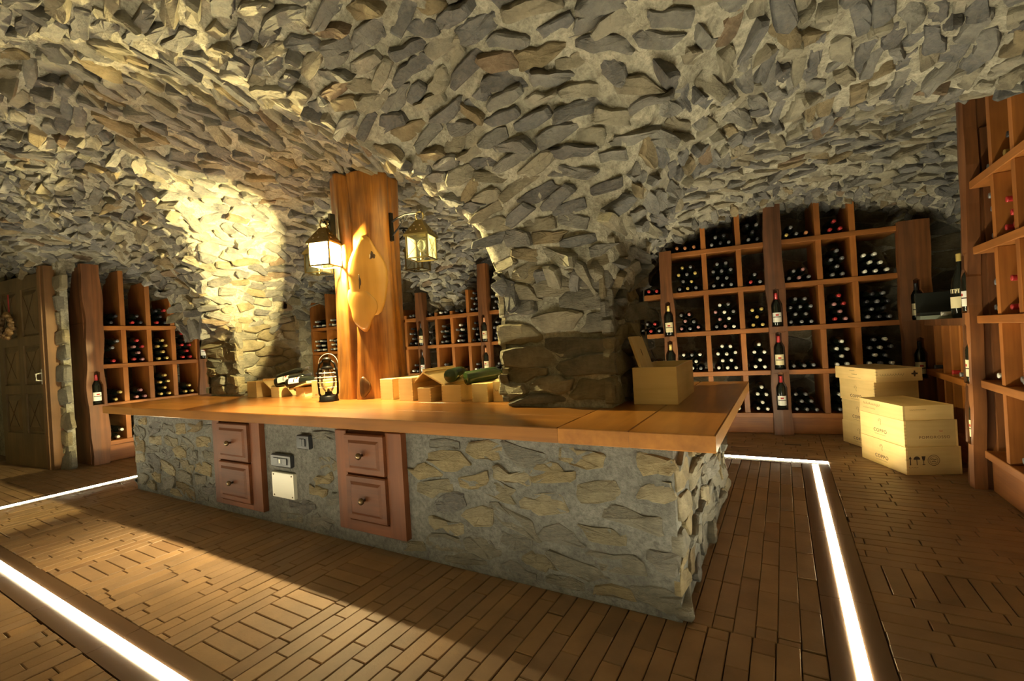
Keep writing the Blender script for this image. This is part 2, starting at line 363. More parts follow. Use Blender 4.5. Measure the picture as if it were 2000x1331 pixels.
# ---- floor bricks: long bricks, with ladder bands of turned bricks
BL, BW, GAP = .245, .064, .0035
bricks = []           # (cx, cy, along) along 0: long side on Y, 1: long side on X
def field(x0, x1, y0, y1, along):
    if along == 0:
        nC = max(1, round((x1-x0)/(BW+GAP))); w_ = (x1-x0)/nC
        for c in range(nC):
            y = y0 - random.uniform(0, BL)
            while y < y1:
                a, b = max(y, y0), min(y+BL, y1)
                if b-a > .008: bricks.append((x0+(c+.5)*w_, (a+b)/2, w_-GAP, b-a-GAP))
                y += BL
    else:
        nR = max(1, round((y1-y0)/(BW+GAP))); w_ = (y1-y0)/nR
        for r in range(nR):
            x = x0 - random.uniform(0, BL)
            while x < x1:
                a, b = max(x, x0), min(x+BL, x1)
                if b-a > .008: bricks.append(((a+b)/2, y0+(r+.5)*w_, b-a-GAP, w_-GAP))
                x += BL
def ladder_x(x0, x1, y0, y1):       # band running along Y, bricks turned to X
    nR = max(1, round((y1-y0)/(BW+GAP))); w_ = (y1-y0)/nR
    for r in range(nR): bricks.append(((x0+x1)/2, y0+(r+.5)*w_, x1-x0-GAP, w_-GAP))
def banded(x0, x1, y0, y1, bands):
    xs = x0
    for b in bands:
        if b-.125 > xs and b+.125 < x1: field(xs, b-.125, y0, y1, 0); ladder_x(b-.125, b+.125, y0, y1); xs = b+.125
    field(xs, x1, y0, y1, 0)
BANDS = (-4.32, -3.05, -1.775)
SX0, SX1, SY0, SY1, CW = -5.2, .15, .70, 4.09, .085
banded(SX0+CW, SX1-CW, SY0+CW, 1.70, BANDS)
field(-.40, SX1-CW, 1.70, SY1-CW, 0); field(SX0+CW, -4.55, 1.70, SY1-CW, 0); field(-4.55, -.40, 3.1, SY1-CW, 0)
banded(-4.9, 1.0, -.55, SY0-CW, BANDS+(-.5,))
field(SX1+CW, 1.44, SY0-CW, 2.18, 1)
nb = round((1.44-SX1-CW)/(BW+GAP)); wb = (1.44-SX1-CW)/nb
for k in range(nb): bricks.append((SX1+CW+(k+.5)*wb, 2.305, wb-GAP, .25-GAP))
field(SX1+CW, 1.44, 2.43, 5.2, 1); field(SX0-CW, SX1+CW, SY1+CW, 5.2, 1)
field(-7.9, SX0-CW, -.2, 1.9, 1); field(-6.9, SX0-CW, 1.9, 5.2, 1)
bp = np.array([(b[0], b[1], 0) for b in bricks]); px, py, dep = to_px(bp)
vis = (px > -60) & (px < 2060) & (py < 1400) & (dep > .3)
hid = (bp[:,0] > -4.9) & (bp[:,0] < -.3) & (bp[:,1] > 1.75)
sc = np.where(vis & ~hid, 1/dep**3, 0); order = np.argsort(-sc); cache = {}; rest = MB()
def brick_mesh(mb, cx, cy, lx, ly, z):
    b = .0025; vs = []
    for zz, i in ((-.03,0),(z-b,0),(z,b)): vs += [(cx-lx/2+i,cy-ly/2+i,zz),(cx+lx/2-i,cy-ly/2+i,zz),(cx+lx/2-i,cy+ly/2-i,zz),(cx-lx/2+i,cy+ly/2-i,zz)]
    fs = [(8,9,10,11)]
    for k in range(2):
        for i in range(4): fs.append((4*k+i, 4*k+(i+1)%4, 4*k+4+(i+1)%4, 4*k+4+i))
    mb.add(vs, fs)
for n, i in enumerate(order):
    cx, cy, lx, ly = bricks[i]; z = random.uniform(-.0025, .0)
    if n < 300 and sc[i] > 0:
        key = (round(lx,2), round(ly,2))
        if key not in cache: mb = MB(); brick_mesh(mb, 0, 0, lx, ly, 0); cache[key] = mb.mesh('brick', M_BRICK)
        put('brick', cache[key], floor, Matrix.Translation((cx,cy,z)) @ Matrix.Rotation(random.gauss(0,.004),4,'Z') @ Matrix.Rotation(random.gauss(0,.006),4,'X'))
    else: brick_mesh(rest, cx, cy, lx, ly, z)
o = obj('paving_bricks', rest, M_BRICK, floor); o['kind'] = 'stuff'
# ---- light channels let into the floor
def led_run(label, x0, x1, y0, y1, axis):
    t = thing('floor_light_strip', label, 'floor light', ((x0+x1)/2,(y0+y1)/2,0), 0, 'light strips framing the stone counter')
    L = ((x1-x0) if axis == 'x' else (y1-y0))/2
    def bx(mb, a0, a1, c0, c1, z0, z1): mb.box(a0,a1,c0,c1,z0,z1) if axis == 'x' else mb.box(c0,c1,a0,a1,z0,z1)
    for s in (-1, 1):
        nseg = max(1, round(2*L/.6)); ln = 2*L/nseg
        for k in range(nseg):
            mb = MB(); c = sorted((s*.018, s*(CW-.002))); bx(mb, -L+k*ln+.001, -L+(k+1)*ln-.001, c[0], c[1], -.03, -.001); obj('channel_border', mb, M_CHAN, t)
    mb = MB(); bx(mb, -L, L, -.018, .018, -.03, .0015); obj('light_diffuser', mb, M_LED, t)
led_run('glowing light strip in the floor before the drawers', SX0-CW, SX1+CW, SY0-CW, SY0+CW, 'x')
led_run('glowing light strip in the floor between counter and stacked wine crates', SX1-CW, SX1+CW, SY0+CW, SY1-CW, 'y')
led_run('glowing light strip in the floor before the arched back rack', SX0-CW, SX1+CW, SY1-CW, SY1+CW, 'x')
led_run('glowing light strip in the floor on the door side of the counter', SX0-CW, SX0+CW, SY0+CW, SY1-CW, 'y')
m = MB(); m.box(-.06,.06,-.006,.006,-.01,.002); m.box(-.06,-.05,-.02,.02,-.01,.002); m.box(.05,.06,-.02,.02,-.01,.002)
fd = obj('floor_socket_frame', m, M_BLACK, None, T(.02,4.62,0)); tag(fd, 'small dark bracket-shaped slot in brick floor before back rack', 'floor slot')
# ------------------------------------------------------------------ counter: stone base, worktop, drawers
DR = [(-3.365,-2.82,.065,.625), (-2.11,-1.63,.085,.615)]
base = thing('stone_counter', 'long low counter base of grey mortared fieldstone under the wooden worktop', 'counter', (-2.48,2.42,0))
BX0, BX1, BY0, BY1 = -4.66, -.36, 1.68, 3.16
m = MB(); n = 40
m.box(BX0-base.location.x, BX1-base.location.x, BY0-base.location.y, BY1-base.location.y, 0, .630); obj('mortar_core', m, M_CMORTAR, base)
LOC = np.array([-2.48,2.42,0])
def rel(P): return P-LOC
def keep_front(P):
    X, Z = P[0]+LOC[0], P[2]
    for x0,x1,z0,z1 in DR:
        if x0-.05 < X < x1+.05 and Z > z0-.04: return False
    return not (-2.78 < X < -2.33 and Z > .15) and Z < .60
class Shift:                       # stones are scored in world space, stored relative to the thing
    pass
def face_stones(o, u, v, nn, a, b, n, hr, tilt, shrink, keep=None, jit=.15, singles=300, mat=M_CSTONE, parent=base, loc=LOC, rough=.006, mid=.12, limit=900, slab=False):
    P, A_, B_, N_ = plane_pts(n, o, u, v, nn, a, b, limit, jit)
    o_, u_, v_ = (np.array(q, float) for q in (o, u, v)); ul, vl = np.linalg.norm(u_), np.linalg.norm(v_)
    cl = cells(P, A_, B_, N_, a, b, shrink, (o_-.02*u_/ul, u_/ul, v_/vl, ul+.04, vl), slab)
    for i in range(len(P)):
        if cl[i] is None or (keep and not keep(P[i]-loc)): continue
        g = stone_geom(cl[i], random.uniform(*hr), tilt, rough, mid, .02)
        if g is None: continue
        vs = [xx*A_[i]+yy*B_[i]+zz*N_[i] for xx, yy, zz in g[0]]; mb = MB(); mb.add(vs, g[1])
        obj('stone', mb, mat, parent, Matrix.Translation(P[i]-loc))
face_stones((BX0+.02,BY0,.03), (BX1-BX0-.04,0,0), (0,0,.56), (0,-1,0), .18, .078, 3000, (.001,.009), .05, (.75,1.0), keep_front, slab=True, rough=.011)
face_stones((BX1,BY0+.02,.03), (0,BY1-BY0-.04,0), (0,0,.56), (1,0,0), .15, .07, 1200, (.004,.02), .16, (.75,1.0))
face_stones((BX0,BY1-.02,.03), (0,-(BY1-BY0-.04),0), (0,0,.56), (-1,0,0), .19, .10, 600, (.006,.016), .05, .85)
face_stones((BX1-.02,BY1,.03), (-(BX1-BX0-.04),0,0), (0,0,.56), (0,1,0), .24, .12, 900, (.006,.016), .05, .85)
wt = thing('worktop', 'thick polished orange-brown plank worktop on the stone counter', 'worktop', (-2.6,2.43,.63))
def board(x0,x1,y0,y1,mat,bev=.005):
    mb = MB(); mb.box(x0+2.6,x1+2.6,y0-2.43,y1-2.43,0,.06,bev); obj('board', mb, mat, wt)
YB = [1.6,1.86,2.15,2.43,2.72,3.0,3.275]
for k in range(6):
    board(-4.468,-.7655,YB[k]+.0004,YB[k+1]-.0004,M_TOP['x'],.002 if 0<k<5 else .004); board(-5.03,-4.4695,YB[k]+.0004,YB[k+1]-.0004,M_TOP['x'],.002)
board(-.7645,-.49,1.6,3.275,M_TOP['y'],.003); board(-.4895,-.205,1.6,3.275,M_TOP['y'],.004)
for (x0,x1,z0,z1), lab, dz in zip(DR, ('reddish wooden two-drawer unit on the switch plate side nearest the door', 'reddish wooden two-drawer unit between the metal plate and bare stone'), ((.365,.105),(.39,.15))):
    W, Hh = x1-x0, z1-z0; t = thing('drawer_unit', lab, 'drawer unit', ((x0+x1)/2,1.68,z0), 0, 'drawer units set in the counter front')
    for nm, b in (('side_stile',(-W/2,-W/2+.085,-.035,.03,0,Hh)),('side_stile',(W/2-.105,W/2,-.035,.03,0,Hh)),('bottom_rail',(-W/2+.0855,W/2-.1055,-.035,.03,0,dz[1]-z0-.005)),('back_panel',(-W/2+.0855,W/2-.1055,-.02,.03,dz[1]-z0-.004,Hh))):
        mb = MB(); mb.box(*b, .004); obj(nm, mb, M_DRAWER['z' if nm == 'side_stile' else 'x'], t)
    a0, a1 = -W/2+.088, W/2-.108
    for zb, zt in ((dz[1]-z0+.002, dz[0]-z0-.006), (dz[0]-z0+.004, Hh-.015)):
        d = MB(); d.box(a0,a1,-.052,-.015,zb,zt,.006); d = obj('drawer', d, M_DRAWER['x'], t)
        p = MB(); i = .03; vs = [(a0+i,-.052,zb+i),(a1-i,-.052,zb+i),(a1-i,-.052,zt-i),(a0+i,-.052,zt-i)]; j = i+.014
        vs += [(a0+j,-.060,zb+j),(a1-j,-.060,zb+j),(a1-j,-.060,zt-j),(a0+j,-.060,zt-j)]
        p.add(vs, [(4,5,6,7),(0,1,5,4),(1,2,6,5),(2,3,7,6),(3,0,4,7)]); obj('raised_panel', p, M_DRAWER['x'], d)
        kb = MB(); kb.lathe([(.007,0),(.006,.012),(.010,.016),(.0165,.022),(.0175,.030),(.012,.037),(.004,.039)], 14); kb.xf(Matrix.Translation(((a0+a1)/2,-.058,(zb+zt)/2)) @ Matrix.Rotation(PI/2,4,'X')); obj('knob', kb, M_KNOB, d, None, True)
t = thing('light_switch', 'square black light switch set in the counter stone', 'light switch', (-2.41,1.67,.483))
m = MB(); m.box(-.055,.055,-.016,.01,0,.082,.006); obj('switch_frame', m, M_PLASTIC, t)
for s in (-1,1): m = MB(); m.box(min(0,s*.026)+.001,max(0,s*.026)-.001,-.021,-.012,.02,.062,.002); obj('rocker', m, M_PLASTIC, t)
t = thing('socket_plate', 'wide black wall socket plate above the metal plate', 'socket', (-2.632,1.67,.36))
m = MB(); m.box(-.096,.096,-.016,.01,0,.078,.007); obj('plate_frame', m, M_PLASTIC, t)
for k in range(3): m = MB(); m.box(-.066+.044*k+.001,-.022+.044*k-.001,-.021,-.012,.02,.058,.002); obj('module', m, M_PLASTIC, t)
m = MB(); m.box(-.006,.006,-.023,-.018,.028,.050); obj('indicator', m, M_STEEL, t)
t = thing('cover_plate', 'pale square metal cover plate screwed to the counter stone', 'plate', (-2.628,1.67,.175))
m = MB(); m.box(-.105,.105,-.012,.01,0,.152,.003); obj('plate', m, M_STEEL, t)
for sx in (-.088,.088):
    for sz in (.014,.138): m = MB(); m.lathe([(.005,0),(.005,.003),(.003,.004)], 8); m.xf(Matrix.Translation((sx,-.011,sz)) @ Matrix.Rotation(PI/2,4,'X')); obj('screw', m, M_KNOB, t)
# ------------------------------------------------------------------ pillars
def pillar(label, x0, x1, y0, y1):
    loc = np.array([(x0+x1)/2,(y0+y1)/2,.69]); t = thing('stone_pillar', label, 'pillar', tuple(loc), 0)
    mb = MB(); hx, hy = (x1-x0)/2-.02, (y1-y0)/2-.02; zs = np.linspace(-.03,.68,12); vs = []; fs = []
    mb.box(-hx,hx,-hy,hy,-.005,.72); obj('mortar_core', mb, M_MORTAR, t)
    kw = dict(mat=M_PSTONE, parent=t, loc=loc, rough=.008, mid=.2, jit=.06)
    for o, u, nn in (((x0+.01,y0+.02,.71),(x1-x0-.02,0,0),(0,-1,0)), ((x1-.02,y0+.01,.71),(0,y1-y0-.02,0),(1,0,0)), ((x1-.01,y1-.02,.71),(-(x1-x0)+.02,0,0),(0,1,0)), ((x0+.02,y1-.01,.71),(0,-(y1-y0)+.02,0),(-1,0,0))):
        face_stones(o, u, (0,0,.70), nn, .22, .078, 700, (.010,.034), .14, (.86,1.0), **kw)
pillar('broad rough stone pillar beside the open-lidded wooden case on the worktop', -1.30, -.69, 2.08, 2.70)
pillar('stone pillar glowing in lantern light at the door end of the worktop', -4.70, -4.16, 2.28, 2.88)
# ------------------------------------------------------------------ log with burl
LX, LY = -2.67, 2.46
log = thing('tree_trunk', 'polished tree trunk standing on the worktop with iron lanterns', 'tree trunk', (LX,LY,.69))
def log_r(th, z):
    d = th-(math.atan2(-LY,-LX)); d = (d+PI) % (2*PI)-PI              # 0 faces the room side by the drawers
    r = .245+.022*math.cos(2*th+.6)+.012*math.cos(5*th+z*1.3)+.006*math.sin(9*th+2*z)
    r += .045*math.exp(-z/.25)*(.6+.4*math.cos(3*th)) + .02*max(0,z-1.1)
    r -= .05*math.exp(-((d+.62-.12*math.sin(z*2))/.09)**2)             # deep crease between the lobes
    r -= .02*math.exp(-((d-.75)/.06)**2)
    return r
m = MB(); NT, NZ = 96, 40; vs = []
for k in range(NZ+1):
    for i in range(NT):
        th = 2*PI*i/NT; z = -.03+1.66*k/NZ; z2 = z+(.03*math.cos(th-2.2)-.0 if k == NZ else 0); r = log_r(th, z); vs.append((r*math.cos(th), r*math.sin(th), z2))
fs = [(k*NT+i, k*NT+(i+1)%NT, (k+1)*NT+(i+1)%NT, (k+1)*NT+i) for k in range(NZ) for i in range(NT)]
vs.append((0,0,1.63)); fs += [(NZ*NT+i, NZ*NT+(i+1)%NT, len(vs)-1) for i in range(NT)]
m.add(vs, fs); trunk = obj('trunk', m, M_LOG, log, None, True)
CAMD = math.atan2(-LY,-LX)
def patch(cth, cz, wth, hz, off, nr=10, na=28, shape=lambda a: 1.):
    vs = [];
    for k in range(nr+1):
        q = k/nr
        for i in range(na):
            a = 2*PI*i/na; s = q*shape(a); th = cth+wth*s*math.cos(a); z = cz+hz*s*math.sin(a); r = log_r(th, z)
            rr = max(r+.006, .262/math.cos(min(1,abs(th-cth)))**.5) + off*(1-q**6) - (.05 if k == nr else 0); vs.append((rr*math.cos(th), rr*math.sin(th), z))
    fs = [(k*na+i, k*na+(i+1)%na, (k+1)*na+(i+1)%na, (k+1)*na+i) for k in range(nr) for i in range(na)]
    mb = MB(); mb.add(vs, fs); return mb
obj('burl', patch(CAMD-.02, .84, .54, .31, .010, shape=lambda a: 1+.05*math.cos(3*a+.8)+.05*math.sin(5*a)), M_BURL, log, None, True)
obj('burl', patch(CAMD-.20, .64, .36, .17, .017, shape=lambda a: 1+.10*math.cos(2*a+.9)+.13*math.sin(3*a+.6)+.07*math.cos(5*a)), M_BURL, log, None, True)
obj('knot', patch(CAMD+.12, 1.00, .08, .028, .016, shape=lambda a: 1+.22*math.cos(3*a+1)+.15*math.sin(5*a)), M_KNOT, log, None, True)
obj('knot', patch(CAMD-.22, .82, .035, .06, .016, shape=lambda a: 1+.3*math.cos(3*a)), M_KNOT, log, None, True)
obj('knot', patch(CAMD-.26, .085, .15, .075, .012, shape=lambda a: 1+.15*math.cos(3*a)), M_KNOT, log, None, True)
# ------------------------------------------------------------------ iron lanterns on the trunk
def lantern(label, ang, reach, lit, tw, dz=0.):
    """ang: side of the trunk; the lantern hangs on a scrolled bracket"""
    r0 = .295; lx, ly = LX+math.cos(ang)*reach, LY+math.sin(ang)*reach
    t = thing('wall_lantern', label, 'lantern', (lx,ly,1.625+dz), tw, 'lanterns hanging round the tree trunk'); s = .074; h = .165
    mb = MB()
    for a, b in ((-1,-1),(1,-1),(1,1),(-1,1)): mb.box(a*s-.005,a*s+.005,b*s-.005,b*s+.005,0,h)
    for z in (0,h-.008):
        for q in (-1,1): mb.box(-s,s,q*s-.005,q*s+.005,z,z+.008); mb.box(q*s-.005,q*s+.005,-s,s,z,z+.008)
    obj('cage', mb, M_BRASS, t)
    for q in range(4):
        R = Matrix.Rotation(q*PI/2,4,'Z'); mb = MB(); mb.box(-s+.005,s-.005,s-.0015,s+.0005,.008,h-.008); mb.xf(R); obj('glass_pane', mb, M_GLASS, t)
        mb = MB(); mb.bar((-s,s+.003,.006),(s,s+.003,h-.006),.0016); mb.bar((s,s+.003,.006),(-s,s+.003,h-.006),.0016); mb.xf(R); obj('cross_wire', mb, M_BRASS, t)
    mb = MB(); e = s+.014; k = .022; zt = h+.105
    vs = [(-e,-e,h-.012),(e,-e,h-.012),(e,e,h-.012),(-e,e,h-.012),(-e,-e,h),(e,-e,h),(e,e,h),(-e,e,h),(-k,-k,zt),(k,-k,zt),(k,k,zt),(-k,k,zt)]
    fs = [(8,9,10,11)]+[(4*j+i, 4*j+(i+1)%4, 4*j+4+(i+1)%4, 4*j+4+i) for j in range(2) for i in range(4)]; mb.add(vs, fs); roof = obj('roof', mb, M_BRASS, t)
    for q in range(4):
        for px_, pz in ((-.04,.028),(0,.028),(.04,.028),(-.02,.06),(.02,.06)):
            y = e-(e-k)*pz/.105; mb = MB(); mb.lathe([(.006,0),(.005,.004),(.002,.005)], 6); mb.xf(Matrix.Rotation(q*PI/2,4,'Z') @ Matrix.Translation((px_,y,h+pz)) @ Matrix.Rotation(-PI/4,4,'X')); obj('vent_stud', mb, M_KNOB, roof)
    mb = MB(); mb.tube([(.028*math.cos(a),0,zt+.028+.030*math.sin(a)) for a in np.linspace(-.9,PI+.9,14)], .005); obj('ring', mb, M_BRASS, t)
    mb = MB(); zc = h+.155; d = reach-r0; rot = Matrix.Rotation(ang+PI-tw,4,'Z')
    mb.tube([(0,0,zc-.012),(.02,0,zc+.006),(d*.45+.01,0,zc+.02),(d*.8,0,zc+.01),(d+.02,0,zc-.012)], .0075)
    mb.tube([(d+.01,0,zc-.11),(d*.75,0,zc-.06),(d*.55,0,zc-.02),(d*.4,0,zc+.015)], .006)
    mb.tube([(d*.62+.022*math.cos(a)*(1-a/14),0,zc-.012+.02*math.sin(a)*(1-a/14)) for a in np.linspace(0,9,20)], .0045)
    mb.tube([(-.002,0,zc-.01),(-.018,0,zc+.004),(-.014,0,zc+.022),(0,0,zc+.02)], .004)
    mb.box(d-.004,d+.035,-.012,.012,zc-.14,zc+.06); mb.xf(rot); obj('bracket', mb, M_BLACK, t)
    mb = MB(); mb.lathe([(.012,.0),(.012,.05),(.008,.055)], 10); obj('bulb_socket', mb, M_BRASS, t)
    mb = MB(); mb.lathe([(.008,.055),(.022,.075),(.028,.10),(.022,.125),(.006,.138)], 14); obj('bulb', mb, M_BULB if lit else M_GLASS, t, None, True)
lantern('lit iron lantern on the trunk side facing the drawers', -PI/2-.10, .345, 1, .35)
lantern('unlit iron lantern with crossed wires on the trunk side facing the pillar', -.08, .58, False, .30)
lantern('iron lantern on the trunk side facing the back rack', PI/2-.12, .50, False, .25, .05)
lantern('iron lantern on the trunk side facing the glowing pillar', PI-.05, .60, False, .3, .06)
# ------------------------------------------------------------------ bottles
BPROF = [(.034,0),(.0375,.004),(.0375,.185),(.034,.205),(.020,.232),(.0145,.245),(.014,.298)]
CPROF = [(.0150,.236),(.0152,.298),(.0157,.300),(.0150,.3045),(.004,.305)]
def bottle_mesh(prof, mat, n=14):
    mb = MB(); mb.lathe(prof, n); return mb.mesh('wine_bottle', mat, True)
ME_B = bottle_mesh(BPROF, M_BOTTLE); ME_G = bottle_mesh([(r*1.12,z) for r,z in BPROF], M_GREEN)
def cap_mesh(c):
    mb = MB(); mb.lathe(CPROF, 12); return mb.mesh('capsule', M_CAP[c], True)
ME_C = {c: cap_mesh(c) for c in M_CAP}
def label_mesh(z0, z1, mat, r=.0380, a0=-1.25, a1=1.25):
    mb = MB(); n = 10; vs = [(r*math.cos(a),r*math.sin(a),z) for z in (z0,z1) for a in np.linspace(a0,a1,n)]; mb.add(vs, [(i,i+1,n+i+1,n+i) for i in range(n-1)]); return mb.mesh('paper_label', mat, True)
ME_L = label_mesh(.03,.13,M_PAPER); ME_LW = label_mesh(.03,.12,M_WPAPER); ME_BAND = label_mesh(.075,.082,M_INK,.0383,-1.0,1.0); ME_SPOT = label_mesh(.09,.105,M_REDINK,.0383,-.35,.35)
def bottle(M, cap, label, group=None, lab=None, me=None):
    o = put('wine_bottle', me or ME_B, None, M); tag(o, label, 'bottle', group); put('capsule', ME_C[cap], o)
    if lab is not None:
        l = put('paper_label', lab, o); put('print_band', ME_BAND, l); put('print_spot', ME_SPOT, l)
    return o
QUEUE = []          # (matrix, cap, label, group)
CAPNAME = {'white':'white','red':'red','gold':'gold','grey':'grey','black':'black','pink':'dusky pink','orange':'orange'}
def fill(Mrack, x0, x1, z0, z1, rows, caps, where, grp, front=-.02, lean=0):
    """hex stack of lying bottles, necks to the front (local -Y)"""
    d = .0785; nrow = max(1, int((x1-x0-.004)/d)); pad = (x1-x0-nrow*d)/2; k = 0
    for r in range(rows):
        z = z0+.0375+r*d*.90
        if z+.04 > z1: break
        cnt = nrow if r % 2 == 0 else nrow-1; off = pad+d/2+(0 if r % 2 == 0 else d/2)
        if r == rows-1 and rows > 1: cnt = max(1, cnt-random.randint(0,1))
        for c in range(cnt):
            cap = caps[(k*7+r) % len(caps)]; k += 1
            M = Mrack @ T(x0+off+c*d+random.gauss(0,.0015), front+.30+random.uniform(-.012,.02), z) @ Matrix.Rotation(PI/2+random.gauss(0,.01),4,'X')
            QUEUE.append((M, cap, f'{CAPNAME[cap]}-capped wine bottle, {where}', grp))
# ------------------------------------------------------------------ racks
def niche_post(parent, M, W, D, z1, niches, mat, wav=.006, seed=0):
    """post with bottle-shaped niches cut through its front half; front faces local -Y"""
    zs = sorted(set([0., z1] + list(np.linspace(0, z1, 22)) + [z for b in niches for z in (b-.012,b-.011,b+.20,b+.25,b+.33,b+.345,b+.3451)])); zs = [z for z in zs if 0 <= z <= z1]
    def gap(z):
        for b in niches:
            if b-.0115 <= z <= b+.345:
                q = z-b; return .047 if q < .2 else (.047-(q-.2)/.05*.022 if q < .25 else (.025 if q < .33 else .025*math.sqrt(max(0,1-((q-.33)/.015)**2))))
        return 0.
    rs = random.Random(seed)
    for sgn in (-1, 1):
        mb = MB(); vs = []
        for z in zs:
            e = sgn*(W/2+wav*math.sin(z*5+seed+sgn)+wav*.6*math.sin(z*13+2*seed)); g = sgn*gap(z)
            vs += [(g,-D,z),(e,-D+.008,z),(e*1.0,-.0,z),(g,-.0,z)]
        fs = []
        for k in range(len(zs)-1):
            for i in range(4):
                q = (4*k+i, 4*k+(i+1)%4, 4*k+4+(i+1)%4, 4*k+4+i); fs.append(q if sgn > 0 else q[::-1])
        fs += [(0,3,2,1),(len(vs)-4,len(vs)-3,len(vs)-2,len(vs)-1)]; mb.add(vs, fs); obj('post_half', mb, mat, parent, M)
    mb = MB(); mb.box(-W/2+.021,W/2-.021,.0,.06,0,z1,.004); obj('post_back', mb, mat, parent, M)
def display(M, z, cap, label, group, white=False):
    b = M @ T(0,-.042,z,-PI/2); bottle(b, cap, label, group, ME_LW if white else ME_L)
def rack(name, label, M, xs, zs, depth, tops, plinth=.2, t=.045, ends=True, skip=()):
    """xs: upright positions; zs: shelf heights; tops: height of each upright; fronts at local y=0, shelves run along local x"""
    r = put(name, None, None, M); tag(r, label, 'wine rack')
    for z in zs:
        mb = MB(); mb.box(xs[0],xs[-1],-.008,depth,z-.045,z,.003); obj('shelf', mb, M_RACK['x'], r)
    for i, x in enumerate(xs):
        if i in skip: continue
        lv = [0. if plinth is None else zs[0]]+[z for z in zs[1:]]
        for k, z in enumerate(lv):
            zt = (lv[k+1]-.045) if k+1 < len(lv) else tops[i]
            if zt-z < .05: continue
            mb = MB(); mb.box(x-t/2,x+t/2,0,depth,z,zt,.003); obj('upright', mb, M_RACK['z'], r)
    if plinth: mb = MB(); mb.box(xs[0],xs[-1],.02,depth,0,zs[0]-.045,.003); obj('plinth', mb, M_RACK['x'], r)
    return r
# arched rack on the back wall
def lx(px_, py_, P0, d):      # pixel -> distance along the rack front
    dx, dy = px_-1000, py_-668; c, s = math.cos(ROLL), math.sin(ROLL); u = (dx*c-dy*s)/FPX
    rx, ry = u*math.cos(YAW)-math.sin(YAW), u*math.sin(YAW)+math.cos(YAW)
    A_ = np.array([[rx,-d[0]],[ry,-d[1]]]); return np.linalg.solve(A_, np.array(P0))[1]
PH = math.radians(7.0); P0 = (-.05,5.06); dR = (math.cos(PH), math.sin(PH)); MR = T(P0[0],P0[1],0,PH)
xsR = [-1.62]+[round(lx(p, 560, P0, dR),3) for p in (1303,1378,1446,1513,1603,1671,1762)]
zsR = [.20,.61,1.02,1.43,1.84]
def ctop(M, x, y=.0):
    p = M @ Vector((x,y,0)); return float(ceil_z(p.x, p.y))+.04
topR = [max(1.50, ctop(MR, x)) for x in xsR]
zs_at = []
rk = rack('arched_wine_rack', 'large wooden wine rack filling the arched back wall behind the crates', MR, xsR, zsR[:4], .42, topR, skip=(1,4,7))
mb = MB(); mb.box(xsR[1]-.03,xsR[-1],-.008,.42,1.795,1.84,.003); obj('shelf', mb, M_RACK['x'], rk)
niche_post(rk, T(xsR[1],.01,0), .12, .07, 1.86, (.60,1.0), M_POST, .008, 2)
niche_post(rk, T(xsR[4],.01,0), .15, .075, topR[4], (.25,.63,1.035), M_DARKPOST, .006, 1)
niche_post(rk, T(xsR[7]+.08,.01,0), .22, .08, 1.86, (.52,1.02), M_POST, .006, 3)
for x, zz in ((xsR[1],.60),(xsR[1],1.0)): display(MR @ T(x,.01,0), zz, 'gold', 'upright gold-labelled bottle in the bark-edged post niche, '+('upper' if zz > .8 else 'lower'), 'bottles shown in post niches')
for zz, q in ((.25,'lowest'),(.63,'middle'),(1.035,'topmost')): display(MR @ T(xsR[4],.01,0), zz, 'red', f'upright red-capped bottle in the {q} niche of the charred post', 'bottles shown in post niches', zz != .63)
for zz, q in ((.52,'lower'),(1.02,'upper')): display(MR @ T(xsR[7]+.08,.01,0), zz, 'black', f'dark bottle in the {q} niche of the wide rack-end post', 'bottles shown in post niches')
colsR = ['bin by the stone pillar','bin beside the bark-edged post','bin midway between bark-edged and charred posts','bin on pillar side of charred post','bin on crate side of charred post','bin midway between charred post and rack end','bin at the rack end by the crates']
rowsR = ['bottom shelf','second shelf','third shelf','fourth shelf','top shelf']
FR = {(0,1):(2,'grey'),(0,2):(2,'grey,red'),(0,3):(2,'red'),
 (1,0):(2,'grey'),(1,1):(3,'grey,white'),(1,2):(3,'pink,grey'),(1,3):(5,'grey,gold'),(1,4):(1,'orange'),
 (2,0):(2,'white'),(2,1):(4,'white'),(2,2):(5,'grey,pink,white'),(2,3):(5,'grey'),(2,4):(3,'grey,black'),
 (3,0):(5,'white'),(3,1):(5,'white'),(3,2):(3,'gold'),(3,3):(2,'red,grey'),(3,4):(3,'grey,black'),
 (4,0):(3,'grey'),(4,1):(1,'grey'),(4,2):(5,'grey'),(4,3):(2,'grey,pink'),(4,4):(2,'gold,grey,orange'),
 (5,0):(4,'grey,white'),(5,1):(4,'white'),(5,2):(4,'red,pink'),(5,3):(5,'grey'),(5,4):(3,'red'),
 (6,0):(4,'white'),(6,1):(4,'white,grey'),(6,2):(5,'grey,black'),(6,3):(3,'white'),(6,4):(0,'grey')}
for (c, r), (n, cs) in FR.items():
    x0, x1 = xsR[c]+.03+(.03 if c in (1,4) else 0), xsR[c+1]-.03-(.03 if c in (0,3,6) else 0); z0 = zsR[r]
    top = zsR[r+1]-.05 if r < 4 else ctop(MR, (x0+x1)/2, .1)-.12
    fill(MR, x0, x1, z0, top, n, cs.split(','), f'{rowsR[r]}, {colsR[c]}', f'{rowsR[r]} of arched rack, {colsR[c]}')
# rack on the left wall (front faces +X): local x runs along -Y... mirrored so that local -Y is world +X
ML = T(-6.30,3.02,0,PI/2) ; ML = Matrix.Translation((-6.30,1.985,0)) @ Matrix.Rotation(PI/2,4,'Z')
